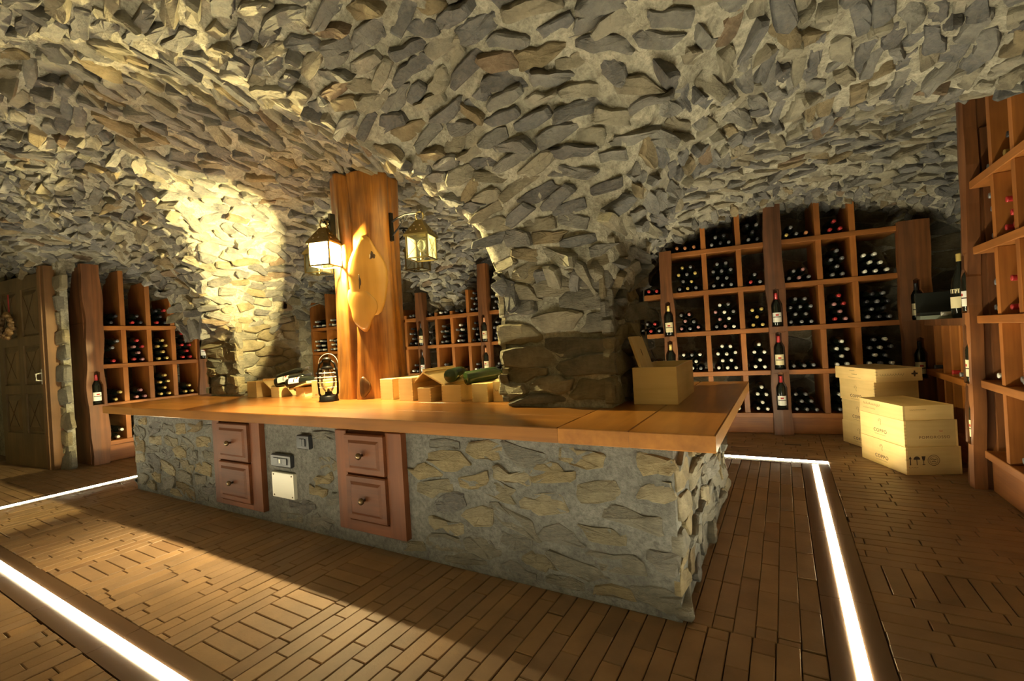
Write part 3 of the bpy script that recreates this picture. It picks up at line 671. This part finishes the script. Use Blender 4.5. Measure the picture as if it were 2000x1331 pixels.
# local x -> world +Y, local y -> world -X  : fronts (local -y) face +X
xsL = [0.0,.24,.48,.72,.98]; zsL = [.22,.63,1.05,1.465]
topL = [2.0,2.08,1.97,1.80,1.55]
rl = rack('wall_wine_rack', 'narrow wooden wine rack with tall dividers between door and glowing pillar', ML, xsL, zsL, .44, topL, skip=(0,))
mb = MB(); mb.box(-.10,-.05,.0,.46,0,1.50,.004); vs = [(-.10,.0,1.5),(-.05,.0,1.5),(-.05,.46,1.5),(-.10,.46,1.5),(-.10,.0,2.1),(-.05,.0,2.1),(-.05,.20,2.08),(-.10,.20,2.08)]
mb.add(vs, [(0,1,5,4),(1,2,6,5),(2,3,7,6),(3,0,4,7),(4,5,6,7)]); obj('side_panel', mb, M_POST, rl)
niche_post(rl, T(-.03,.012,0), .15, .08, 2.11, (.64,), M_POST, .010, 5)
display(ML @ T(-.03,.012,0), .64, 'red', 'upright red-capped bottle in the niche of the tall post by the door', 'bottles shown in post niches', True)
niche_post(rl, T(1.03,.012,0), .12, .06, 1.46, (1.06,), M_POST, .010, 6)
display(ML @ T(1.03,.012,0), 1.06, 'gold', 'upright bottle in the short post niche beside the glowing pillar', 'bottles shown in post niches', True)
colsL = ['first bin from tall post','second bin from tall post','third bin from tall post','fourth bin from tall post']
FL = {(0,0):(2,'white,grey'),(0,1):(2,'gold,grey'),(0,2):(4,'red,grey'),(0,3):(2,'black,grey'),(1,0):(2,'grey'),(1,1):(2,'pink'),(1,2):(4,'red,pink'),(1,3):(2,'red,black'),
      (2,0):(2,'grey'),(2,1):(4,'gold'),(2,2):(4,'gold'),(2,3):(3,'red,black'),(3,0):(2,'grey'),(3,1):(2,'gold'),(3,2):(5,'red'),(3,3):(2,'red')}
for (c, r), (n, cs) in FL.items():
    x0, x1 = xsL[c]+.026+(.03 if c == 0 else 0), xsL[c+1]-.026
    fill(ML, x0, x1, zsL[r], zsL[r]+.37, n, cs.split(','), f'{rowsR[r]}, {colsL[c]}', f'{rowsR[r]} of the rack by the door, {colsL[c]}')
# middle rack on the back wall, seen between trunk and pillar
MM = T(0,5.0,0,0); xsM = [-4.72,-4.40,-4.15,-3.88,-3.60,-3.32,-3.0,-2.70]; zsM = [.25,.66,1.05,1.45]
topM = [1.5,1.80,1.5,1.5,1.76,2.06,2.05,2.05]
rm = rack('back_wine_rack', 'wooden wine rack on the back wall between trunk and stone pillar', MM, xsM, zsM, .42, topM, skip=(1,5))
niche_post(rm, T(xsM[1],.01,0), .13, .07, 1.80, (.66,1.06), M_POST, .008, 7); niche_post(rm, T(xsM[5],.01,0), .14, .07, 2.06, (.67,1.06), M_POST, .008, 8)
for k, zz in ((1,.66),(1,1.06),(5,.67),(5,1.06)): display(MM @ T(xsM[k],.01,0), zz, 'black' if k == 1 else 'orange', f'upright labelled bottle in {"upper" if zz > .8 else "lower"} niche of the {"short" if k == 1 else "tall"} post behind trunk', 'bottles shown in post niches', k == 1 and zz < .8)
for c in range(7):
    x0, x1 = xsM[c]+.03+(.03 if c in (1,5) else 0), xsM[c+1]-.03-(.03 if c in (0,4) else 0)
    for r, n in enumerate(((1,2,4,1),(2,1,3,1),(1,2,4,1),(2,1,4,1),(2,2,4,4),(2,2,4,4),(2,2,3,3))[c]):
        fill(MM, x0, x1, zsM[r], zsM[r]+.37, n, [('grey','white','black','grey')[(c+r) % 4], 'grey'], f'{rowsR[r]} of rack seen between trunk and pillar', f'bottles in the back rack, {rowsR[r]}')
# dark rack behind the glowing pillar
MD = T(0,5.0,0,0); xsD = [-6.85,-6.45,-6.05,-5.65,-5.25,-4.85]
rd = rack('shadowed_wine_rack', 'shadowed wine rack in the dark corner between glowing pillar and trunk', MD, xsD, zsM, .42, [1.95,2.0,2.0,1.95,1.9,1.6])
for c in range(5):
    for r, n in enumerate((3,2,3,2)):
        fill(MD, xsD[c]+.03, xsD[c+1]-.03, zsM[r], zsM[r]+.37, n, ['grey','white'], f'{rowsR[r]} of shadowed corner rack', f'bottles in the shadowed rack, {rowsR[r]}')
# rack on the right wall (front faces -X): local x -> world -Y, local y -> world +X
MG = Matrix.Translation((.98,3.68,0)) @ Matrix.Rotation(-PI/2,4,'Z')
xsG = [0.0,.30,.56,.82,1.08,1.34]; zsG = [.235,.645,1.02,1.42,1.80]
topG = [2.2]+[ctop(MG, x) for x in xsG[1:]]
rg = rack('side_wine_rack', 'tall wooden wine rack on the side wall with bark-edged corner post', MG, xsG, zsG, .44, topG, skip=(0,))
mb = MB(); mb.box(-.05,.0,.05,.46,0,2.1,.004); obj('side_panel', mb, M_POST, rg)
niche_post(rg, T(-.065,.0,0) @ Matrix.Rotation(-.02,4,'X'), .115, .065, float(ceil_z(.93,3.75))+.02, (.27,.63,1.05), M_POST, .012, 4)
for zz, q in ((.27,'lowest'),(.63,'middle'),(1.05,'topmost')): display(MG @ T(-.065,.028,0), zz, ('black','gold','black')[int(zz > .5)+int(zz > 1)], f'dark bottle in the {q} niche of the corner post by the crates', 'bottles shown in post niches', zz > 1)
FG = {(0,1):(1,'white'),(0,3):(4,'grey'),(0,2):(5,'grey'),(1,2):(3,'red'),(1,3):(3,'red'),(2,2):(3,'red'),(2,3):(3,'red'),(0,4):(1,'grey,pink'),(1,4):(2,'gold,black'),(1,1):(1,'grey'),(2,1):(2,'grey'),(1,0):(1,'grey'),(2,0):(2,'grey')}
for (c, r), (n, cs) in FG.items():
    fill(MG, xsG[c]+.026+(.04 if c == 0 else 0), xsG[c+1]-.026, zsG[r], zsG[r]+.36, n, cs.split(','), f'{rowsR[r]} of side rack, bin {("next to","one from","two from")[c]} corner post', front=.03, grp=f'side rack {rowsR[r]}, bin {("next to","one from","two from")[c]} corner post')
# low corner rack with a display ledge
MK = Matrix.Translation((1.02,5.02,0)) @ Matrix.Rotation(-PI/2,4,'Z')
rc = put('low_corner_rack', None, None, MK); tag(rc, 'low dark wooden rack with display ledge in the corner behind the crates', 'wine rack')
for z, tt in ((1.01,.05),(.60,.045),(.20,.045)): mb = MB(); mb.box(.0,1.17,-.015,.42,z-tt,z,.003); obj('shelf', mb, M_POST if z > 1 else M_RACK['x'], rc)
for x in (.22,.42,.62,.82,1.02):
    for z0, z1 in ((.20,.555),(.60,.96)): mb = MB(); mb.box(x-.02,x+.02,0,.42,z0,z1,.003); obj('upright', mb, M_RACK['z'], rc)
mb = MB(); mb.box(0,1.17,.02,.42,0,.155,.003); obj('plinth', mb, M_RACK['x'], rc)
for k, (cap, r) in enumerate((('black',0),('red',2),('black',4),('grey',3))): fill(MK, .24+.2*r, .40+.2*r, .60, .95, 1, [cap], 'shelf under the display ledge', 'bottles under the display ledge')
# ---- things on the ledge
t = thing('presentation_case', 'open black presentation case standing on the display ledge', 'case', (1.06,4.80,1.04), -.1)
m = MB(); m.box(-.13,.13,.10,.125,.0,.20,.003); m.xf(Matrix.Rotation(-.12,4,'X')); obj('lid', m, M_BOOK, t)
m = MB(); m.box(-.13,.13,-.12,.095,.0,.025,.003); obj('tray', m, M_BOOK, t)
m = MB(); m.box(-.17,.17,-.15,.12,0,.03,.002); o = obj('flat_box', m, M_GREY, None, T(1.10,4.80,1.01,-.1)); tag(o, 'flat grey-green box lying under the black case on the ledge', 'box')
big = [(.05,0),(.058,.006),(.058,.20),(.05,.26),(.026,.34),(.018,.37),(.017,.45)]
t = thing('champagne_magnum', 'big black magnum bottle with yellow labels on the ledge', 'bottle', (1.10,4.44,1.01))
m = MB(); m.lathe(big, 20); obj('glass_body', m, M_BOTTLE, t, None, True)
put('paper_label', label_mesh(.07,.15,M_PAPER,.0585,PI-.6,PI+1.7), t); put('neck_label', label_mesh(.175,.205,M_PAPER,.0575,PI+.1,PI+1.2), t)
m = MB(); m.lathe([(.019,.40),(.019,.452),(.012,.458)], 12); obj('gold_capsule', m, M_CAP['gold'], t)
bottle(T(1.33,4.60,1.047,PI/2-.1) @ Matrix.Rotation(-PI/2,4,'X'), 'white', 'bottle lying on the display ledge before the magnum', None, ME_LW)
# ---- build the queued lying bottles: nearest ones singly, the rest as one mass
def qd(q):
    p = q[0] @ Vector((0,0,.3)); a, b, d = to_px([p[:]]); return d[0] + (50 if not (-20 < a[0] < 2020) else 0) + (20 if 'shadowed' in q[2] else 0)
QUEUE.sort(key=qd); far = MB(); capi = list(M_CAP)
for i, (M, cap, lab, grp) in enumerate(QUEUE):
    if i < 300: bottle(M, cap, lab, grp)
    else:
        b = MB(); b.lathe(BPROF, 9); b.xf(M); far.cur = 0; far.add(b.v, b.f); b = MB(); b.lathe(CPROF, 8); b.xf(M); far.cur = 1+capi.index(cap); far.add(b.v, b.f)
if far.f:
    o = obj('stacked_wine_bottles', far, [M_BOTTLE]+[M_CAP[c] for c in capi], None, None, True); o['kind'] = 'stuff'; tag(o, 'more dark wine bottles stacked in the far bins of the racks', 'bottles')
# ------------------------------------------------------------------ wooden cases
def text_mesh(s, size, mat):
    cu = bpy.data.curves.new('lettering', 'FONT'); cu.body = s; cu.size = size; cu.align_x = 'CENTER'; cu.align_y = 'CENTER'; cu.space_character = 1.25; cu.extrude = .0004
    o = bpy.data.objects.new('tmp', cu); COL.objects.link(o); bpy.context.view_layer.update()
    me = bpy.data.meshes.new_from_object(o.evaluated_get(bpy.context.evaluated_depsgraph_get())); bpy.data.objects.remove(o); bpy.data.curves.remove(cu)
    me.materials.clear(); me.materials.append(mat); return me
def face_m(side, L, D, x, z):      # text placed on a case face; side f: -y face, r: +x face
    if side == 'f': return Matrix.Translation((x,-D/2-.0006,z)) @ Matrix.Rotation(PI/2,4,'X')
    return Matrix.Translation((L/2+.0006,x,z)) @ Matrix.Rotation(PI/2,4,'Z') @ Matrix.Rotation(PI/2,4,'X')
def script_line(w_, h_, n, mat, seed):
    rs = random.Random(seed); pts = []
    for k in range(n*6): a = k*1.25; pts.append((-w_/2+w_*k/(n*6)+.25*h_*math.cos(a), h_*(.35+.3*rs.random())*math.sin(a)*(1.5 if k % 11 == 0 else 1), 0))
    mb = MB(); mb.tube(pts, .0008, 4); return mb.mesh('script_lettering', mat)
def case(label, L, D, Hh, M, group, prints=(), lid=True):
    """closed wooden case, origin at base centre; long side on local x, printed front is -y"""
    t = put('wooden_wine_case', None, None, M); tag(t, label, 'wooden case', group); w_ = .012
    for nm, b, a in (('front_board',(-L/2,L/2,-D/2,-D/2+w_,0,Hh),'x'),('back_board',(-L/2,L/2,D/2-w_,D/2,0,Hh),'x'),('end_board',(L/2-w_,L/2,-D/2+w_,D/2-w_,0,Hh),'y'),('end_board',(-L/2,-L/2+w_,-D/2+w_,D/2-w_,0,Hh),'y'),('bottom_board',(-L/2+w_,L/2-w_,-D/2+w_,D/2-w_,.002,.012),'x')):
        mb = MB(); mb.box(*b, .001); obj(nm, mb, M_PINE[a], t)
    if lid: mb = MB(); mb.box(-L/2+w_,L/2-w_,-D/2+w_,D/2-w_,Hh-.012,Hh-.001,.001); obj('lid', mb, M_PINE['x'], t)
    mb = MB(); k = int(Hh/.022)
    for i in range(k): mb.box(L/2-w_-.0,L/2+.0004,-D/2-.0004,-D/2+w_,.006+i*.022,.006+i*.022+.011)
    obj('finger_joint', mb, M_PINE['z'], t)['kind'] = 'stuff'
    for kind, side, x, z, arg in prints:
        if kind == 'text': put('lettering', text_mesh(*arg), t, face_m(side, L, D, x, z))
        elif kind == 'script': put('script_lettering', script_line(*arg), t, face_m(side, L, D, x, z))
        elif kind == 'crest':
            mb = MB(); s = arg; mb.tube([(s*.45*math.cos(a),s*.3+s*.4*math.sin(a),0) for a in np.linspace(-.6,3.9,12)], .0011, 4); mb.tube([(s*.30,s*.1,0),(s*.25,-s*.3,0),(s*.35,-s*.75,0)], .0011, 4); mb.tube([(-.2*s,s*.3,0),(.1*s,s*.42,0)], .001, 4); put('crest_print', mb.mesh('crest_print', M_BROWNINK), t, face_m(side, L, D, x, z))
        elif kind == 'marks':
            mb = MB(); e = .0005
            mb.box(-.082,-.076,-.03,.012,0,e); mb.add([(-.088,.01,e),(-.070,.01,e),(-.079,.03,e)], [(0,1,2)])                   # arrow
            mb.add([(.0+.02*math.cos(a)-.04,.006+.022*math.sin(a),e) for a in np.linspace(0,PI,10)], [tuple(range(10))]); mb.box(-.042,-.038,-.03,.008,0,e)   # umbrella
            mb.add([(-.012,.028,e),(.012,.028,e),(.006,.0,e),(-.006,.0,e)], [(3,2,1,0)]); mb.box(-.0015,.0015,-.026,.002,0,e); mb.box(-.008,.008,-.03,-.026,0,e)    # glass
            mb.tube([(.06+.034*math.cos(a),.034*math.sin(a),0) for a in np.linspace(0,2*PI,24,endpoint=False)], .0014, 4, True); mb.tube([(.06+.024*math.cos(a),.024*math.sin(a),0) for a in np.linspace(0,2*PI,20,endpoint=False)], .001, 4, True)
            mb.tube([(.045,.006,0),(.055,.010,0),(.062,.002,0),(.076,.006,0)], .0016, 4); mb.tube([(.048,-.008,0),(.060,-.006,0),(.072,-.011,0)], .0016, 4)
            put('handling_marks', mb.mesh('handling_marks', M_INK), t, face_m(side, L, D, x, z))
        elif kind == 'cross':
            mb = MB(); mb.box(-.022,.022,-.006,.006,0,.0005); mb.box(-.006,.006,-.022,.022,0,.0005); mb.lathe([(.012,0),(.012,.0006)], 12); put('cross_print', mb.mesh('cross_print', M_INK), t, face_m(side, L, D, x, z))
    return t
A1 = math.atan2(3.89-4.325, .65-.465); L_, D_ = .47, .325
ux, uy = math.cos(A1), math.sin(A1)          # along the printed front; depth direction is to the left of it
def near_M(z, du=0., dd=0., L=L_, D=D_): 
    cx = .65-ux*(L/2-du)-uy*(D/2+dd); cy = 3.89-uy*(L/2-du)+ux*(D/2+dd); return T(cx, cy, z, A1)
COPPO = lambda zc: [('text','f',-.01,zc-.03,('COPPO',.036,M_INK)), ('crest','f',-.01,zc+.035,.03), ('script','f',-.01,zc-.055,(.12,.002,6,M_BROWNINK,3))]
GC = 'wooden wine cases stacked by the corner rack'
case('bottom COPPO case of the shorter stack with handling symbols', .47, .325, .182, near_M(0), GC, COPPO(.09)+[('marks','r',-.06,.095,0),('script','r',-.12,.05,(.06,.004,3,M_BROWNINK,5))])
case('middle COPPO case of the shorter stack marked POMOROSSO on its end', .465, .315, .172, near_M(.182,-.01,.004,.465,.315), GC, COPPO(.09)+[('text','r',.02,.06,('POMOROSSO',.026,M_BROWNINK)),('script','r',.06,.10,(.02,.01,2,M_REDINK,8))])
case('flat wine case with script lettering topping the shorter stack', .46, .30, .098, near_M(.354,-.015,.006,.46,.30), GC, [('script','f',-.09,.068,(.19,.016,9,M_BROWNINK,1)),('script','f',-.12,.035,(.14,.002,9,M_BROWNINK,2)),('script','r',-.06,.07,(.10,.003,8,M_BROWNINK,6))])
A2 = math.radians(-64.3); vx, vy = math.cos(A2), math.sin(A2)
def far_M(z, L, D, du=0., dd=0.): return T(.40+vx*(L/2+du)-vy*(D/2+dd), 4.87+vy*(L/2+du)+vx*(D/2+dd), z, A2)
case('bottom COPPO case of the taller stack on the floor', .44, .325, .19, far_M(0,.44,.325), GC, COPPO(.09))
case('second COPPO case from the floor in the taller stack', .42, .32, .182, far_M(.19,.42,.32,.012), GC, COPPO(.08))
case('third COPPO case from the floor in the taller stack', .43, .32, .182, far_M(.372,.43,.32,-.006), GC, COPPO(.07))
case('flat wine case with a printed cross topping the taller stack', .50, .33, .10, far_M(.554,.50,.33,-.005,-.03), GC, [('script','f',-.03,.075,(.07,.006,4,M_INK,4)),('script','f',-.0,.045,(.07,.008,4,M_INK,9)),('script','f',-.0,.018,(.16,.002,8,M_BROWNINK,7)),('script','r',-.05,.055,(.18,.014,8,M_INK,11)),('cross','r',.11,.055,0)])
# big case on the worktop with its lid propped against the pillar
bc = thing('open_wooden_case', 'open wooden case with tilted lid beside the stone pillar', 'wooden case', (-.545,2.48,.69), math.radians(1)); Lc, Wc, Hc = .50, .205, .178; wd = .012
for nm, b, a in (('front_board',(-Wc/2,Wc/2,-Lc/2,-Lc/2+wd,0,Hc),'x'),('back_board',(-Wc/2,Wc/2,Lc/2-wd,Lc/2,0,Hc),'x'),('side_board',(Wc/2-wd,Wc/2,-Lc/2+wd,Lc/2-wd,0,Hc),'y'),('side_board',(-Wc/2,-Wc/2+wd,-Lc/2+wd,Lc/2-wd,0,Hc),'y'),('bottom_board',(-Wc/2+wd,Wc/2-wd,-Lc/2+wd,Lc/2-wd,0,.012),'y')):
    mb = MB(); mb.box(*b, .001); obj(nm, mb, M_PINE[a], bc)
lidm = Matrix.Translation((-Wc/2+.045,0,Hc-.025)) @ Matrix.Rotation(math.radians(-17),4,'Y') 
mb = MB(); mb.box(-.008,.004,-Lc/2+.015,-Lc/2+.25,0,.185,.002); ld = obj('lid', mb, M_PINE['z'], bc, lidm)
mb = MB(); mb.box(.0038,.0046,-Lc/2+.12,-Lc/2+.128,.08,.115); obj('slot', mb, M_INK, ld)
# single-bottle boxes on the worktop
def bottle_box(label, x, y, w_, h_, d_, rz=0., lidded=True, group='small wooden bottle boxes on the worktop', lid_tilt=0.):
    t = thing('bottle_box', label, 'wooden box', (x,y,.69), rz, group); k = .008
    for nm, b, a in (('front_board',(0,w_,0,k,0,h_),'x'),('back_board',(0,w_,d_-k,d_,0,h_),'x'),('side_board',(0,k,k,d_-k,0,h_),'y'),('side_board',(w_-k,w_,k,d_-k,0,h_),'y'),('bottom_board',(k,w_-k,k,d_-k,0,k),'y')):
        mb = MB(); mb.box(*b, .001); obj(nm, mb, M_PINE[a], t)
    mb = MB()
    for i in range(int(h_/.018)): mb.box(w_-k,w_+.0004,-.0004,k,.004+i*.018,.013+i*.018); mb.box(-.0004,k,-.0004,k,.004+i*.018,.013+i*.018)
    obj('finger_joint', mb, M_PINE['z'], t)['kind'] = 'stuff'
    if lidded: mb = MB(); mb.box(0,w_,0,d_,h_,h_+.007,.001); obj('lid', mb, M_PINE['y'], t, Matrix.Rotation(lid_tilt,4,'Y') if lid_tilt else None)
    return t
bottle_box('tall lidded bottle box pressed against the trunk', -2.385, 2.245, .115, .132, .33, .0)
bottle_box('lidded bottle box second from the trunk', -2.19, 2.22, .125, .140, .34, -.05)
bottle_box('low open bottle box under the leaning lid', -2.0, 2.19, .105, .085, .33, .0, False)
bottle_box('finger-jointed open bottle box holding the big green bottle', -1.815, 2.20, .14, .10, .36, .06, False)
bottle_box('lidded bottle box between the green bottle and the pillar', -1.595, 2.21, .11, .10, .34, .0)
tb = bottle_box('printed bottle box half hidden by the stone pillar', -1.46, 2.23, .12, .112, .34, .0); put('small_print', script_line(.06,.010,4,M_INK,21), tb, Matrix.Translation((.045,-.0006,.065)) @ Matrix.Rotation(PI/2,4,'X'))
def lid_sheet(label, M, w_, d_):
    t = put('loose_box_lid', None, None, M); tag(t, label, 'box lid', 'loose lids on the bottle boxes'); mb = MB(); mb.box(0,w_,0,d_,0,.010,.002); obj('panel', mb, M_PINE['y'], t)
    for xx in (0,w_-.008): mb = MB(); mb.box(xx,xx+.008,0,d_,.009,.022,.001); obj('edge_strip', mb, M_PINE['y'], t)
lid_sheet('loose lid leaning down from the lidded box to the green bottle box', Matrix.Translation((-1.965,2.21,.862)) @ Matrix.Rotation(math.radians(26),4,'Y'), .185, .32)
lid_sheet('loose lid sloping toward the trunk from the gable of lids', Matrix.Translation((-2.06,2.225,.80)) @ Matrix.Rotation(math.radians(-38),4,'Y'), .12, .32)
def lying(x, y, z, rz, pitch, cap, label, lab=None, me=None, group=None): return bottle(Matrix.Translation((x,y,z)) @ Matrix.Rotation(rz,4,'Z') @ Matrix.Rotation(pitch,4,'X') @ Matrix.Rotation(-PI/2+.5,4,'Z'), cap, label, group, lab, me)
lying(-1.76, 2.22, .845, .30, -PI/2+.03, 'orange', 'big green bottle lying base forward on the finger-jointed box', ME_L, ME_G)
lying(-1.665, 2.25, .825, -.55, -PI/2+.08, 'orange', 'green bottle with pale label and copper capsule leaning toward the pillar', ME_LW, ME_G)
# boxes near the glowing pillar
bottle_box('upright narrow bottle box against the glowing pillar', -3.965, 2.235, .135, .128, .16, 0, True)
bottle_box('bottle box under the tilted tray with bottles', -3.665, 2.26, .10, .082, .32, .05, False)
bottle_box('low bottle box beside the two resting bottles', -3.44, 2.33, .12, .075, .32, -.05, False)
bb = bottle_box('taller bottle box behind the storm lantern', -3.15, 2.27, .14, .125, .30, 0, True); put('small_print', script_line(.03,.008,2,M_BROWNINK,22), bb, Matrix.Translation((.05,-.0006,.03)) @ Matrix.Rotation(PI/2,4,'X'))
lid_sheet('bright open tray lid tilted toward the glowing pillar', Matrix.Translation((-3.80,2.27,.825)) @ Matrix.Rotation(math.radians(32),4,'Y') @ Matrix.Rotation(-.06,4,'X'), .15, .34)
lid_sheet('loose lid sloping down beside the low bottle box', Matrix.Translation((-3.50,2.31,.745)) @ Matrix.Rotation(math.radians(-12),4,'Y'), .24, .24)
lying(-3.66, 2.30, .805, -.95, -PI/2+.18, 'black', 'dark bottle with white label resting slanted on the tilted tray', ME_LW)
lying(-3.50, 2.30, .80, -1.15, -PI/2+.10, 'grey', 'dark bottle with pale label lying beside the tilted tray', ME_LW)
lying(-3.86, 2.46, .835, -1.2, -PI/2+.25, 'grey', 'bottle with grey capsule leaning behind the tilted tray', None)
# ------------------------------------------------------------------ storm lantern
t = thing('storm_lantern', 'black storm lantern with glass globe and wire guard on the worktop', 'lantern', (-2.775,2.13,.69), .5)
m = MB(); m.lathe([(.066,0),(.068,.004),(.064,.012),(.062,.034),(.050,.044),(.030,.048),(.022,.062),(.026,.068)], 24); obj('fuel_tank', m, M_BLACK, t, None, True)
m = MB(); m.lathe([(.026,.070),(.045,.105),(.050,.135),(.046,.175),(.034,.215),(.031,.225)], 24, cap=False); obj('glass_globe', m, M_GLASS, t, None, True)
m = MB(); m.lathe([(.036,.222),(.042,.230),(.036,.242),(.026,.255),(.026,.285),(.034,.290),(.022,.305),(.006,.310)], 20); obj('chimney_cap', m, M_BLACK, t, None, True)
for s in (-1,1): m = MB(); m.tube([(s*.052,0,.030),(s*.066,0,.055),(s*.069,0,.12),(s*.067,0,.21),(s*.055,0,.262),(s*.026,0,.288)], .0075, 8); obj('side_tube', m, M_BLACK, t, None, True)
for z, r in ((.10,.050),(.135,.056),(.17,.054),(.20,.046)): m = MB(); m.tube([((r+.012)*math.cos(a),r*.95*math.sin(a),z) for a in np.linspace(0,2*PI,24,endpoint=False)], .0016, 4, True); obj('guard_wire', m, M_STEEL, t)
for a in (PI/2,-PI/2): m = MB(); m.tube([(0,math.copysign(r,a),z) for r, z in ((.03,.07),(.052,.10),(.055,.14),(.048,.2),(.036,.225))], .0016, 4); obj('guard_wire', m, M_STEEL, t)
m = MB(); m.tube([(.069*math.cos(a),.02,.262+.072*math.sin(a)) for a in np.linspace(0,PI,18)], .0022, 5); obj('bail_handle', m, M_STEEL, t)
m = MB(); m.lathe([(.010,.066),(.008,.085),(.003,.09)], 10); obj('burner', m, M_KNOB, t)
# ------------------------------------------------------------------ door with wreath
DA = math.atan2(1.661-1.536, -6.489+7.644); dm = T(-7.60,1.545,0,DA); DW = 1.02; DH = 2.04
door = put('door_1', None, None, dm); door['kind'] = 'structure'
m = MB(); m.box(0,DW,.012,.05,0,DH); obj('door_core', m, M_DOOR, door)
cols = [(.10,.46),(.57,.93)]; rows_ = [(.36,.78),(.88,1.30),(1.40,1.90)]
def dbox(nm, x0,x1,z0,z1,y0=-.004,y1=.014, mat=M_DOOR): mb = MB(); mb.box(x0,x1,y0,y1,z0,z1,.003); return obj(nm, mb, mat, door)
for x0, x1 in ((0,.10),(.46,.57),(.93,DW)): dbox('stile', x0, x1, 0, DH)
for z0, z1 in ((0,.36),(.78,.88),(1.30,1.40),(1.90,DH)):
    for c in cols: dbox('rail', c[0]+.0005, c[1]-.0005, z0, z1)
for c in cols:
    for r in rows_:
        mb = MB(); i = .05; x0, x1, z0, z1 = c[0]+.02, c[1]-.02, r[0]+.02, r[1]-.02
        vs = [(x0,.012,z0),(x1,.012,z0),(x1,.012,z1),(x0,.012,z1),(x0+i,-.006,z0+i),(x1-i,-.006,z0+i),(x1-i,-.006,z1-i),(x0+i,-.006,z1-i)]
        mb.add(vs, [(4,5,6,7),(0,1,5,4),(1,2,6,5),(2,3,7,6),(3,0,4,7)]); p = obj('panel', mb, M_DOOR, door)
        mb = MB(); mb.bar((x0+i,-.007,z0+i),(x1-i,-.007,z1-i),.003); mb.bar((x1-i,-.007,z0+i),(x0+i,-.007,z1-i),.003); obj('carved_cross', mb, M_KNOT, p)
mb = MB(); mb.tube([(.965,-.01,.92),(.965,-.055,.925),(.965,-.058,.99),(.965,-.01,1.0)], .008, 8); mb.box(.94,.99,-.008,.0,.88,1.04,.002); obj('door_handle', mb, M_STEEL, door)
mb = MB(); mb.box(DW+.005,DW+.055,-.03,.10,0,2.10,.004); obj('door_frame', mb, M_JAMB, door); mb = MB(); mb.box(DW+.06,DW+.12,-.02,.12,0,2.10,.004); obj('door_frame', mb, M_JAMB, door)
wr = put('pine_cone_wreath', None, None, dm @ Matrix.Translation((.36,-.05,1.53))); tag(wr, 'dark pine cone wreath hanging from a red ribbon on the door', 'wreath')
for k in range(26):
    a = 2*PI*k/26; r = .115+random.uniform(-.03,.03); mb = MB(); mb.lathe([(.006,-.03),(.024,-.018),(.028,0),(.020,.018),(.005,.034)], 8); mb.v = [(q[0]*(1+.2*math.sin(60*q[2])),q[1],q[2]) for q in mb.v]
    mb.xf(Matrix.Translation((r*math.cos(a),random.uniform(-.02,.01),r*math.sin(a))) @ Matrix.Rotation(random.uniform(0,6),4,'Y') @ Matrix.Rotation(random.uniform(0,2),4,'X')); obj('cone', mb, M_CONE, wr)
mb = MB(); mb.tube([(.115*math.cos(a),.0,.115*math.sin(a)) for a in np.linspace(0,2*PI,20,endpoint=False)], .02, 6, True); obj('wreath_ring', mb, M_CONE, wr)
mb = MB(); mb.box(-.012,.012,.02,.025,.10,.34); obj('ribbon', mb, M_RIBBON, wr)
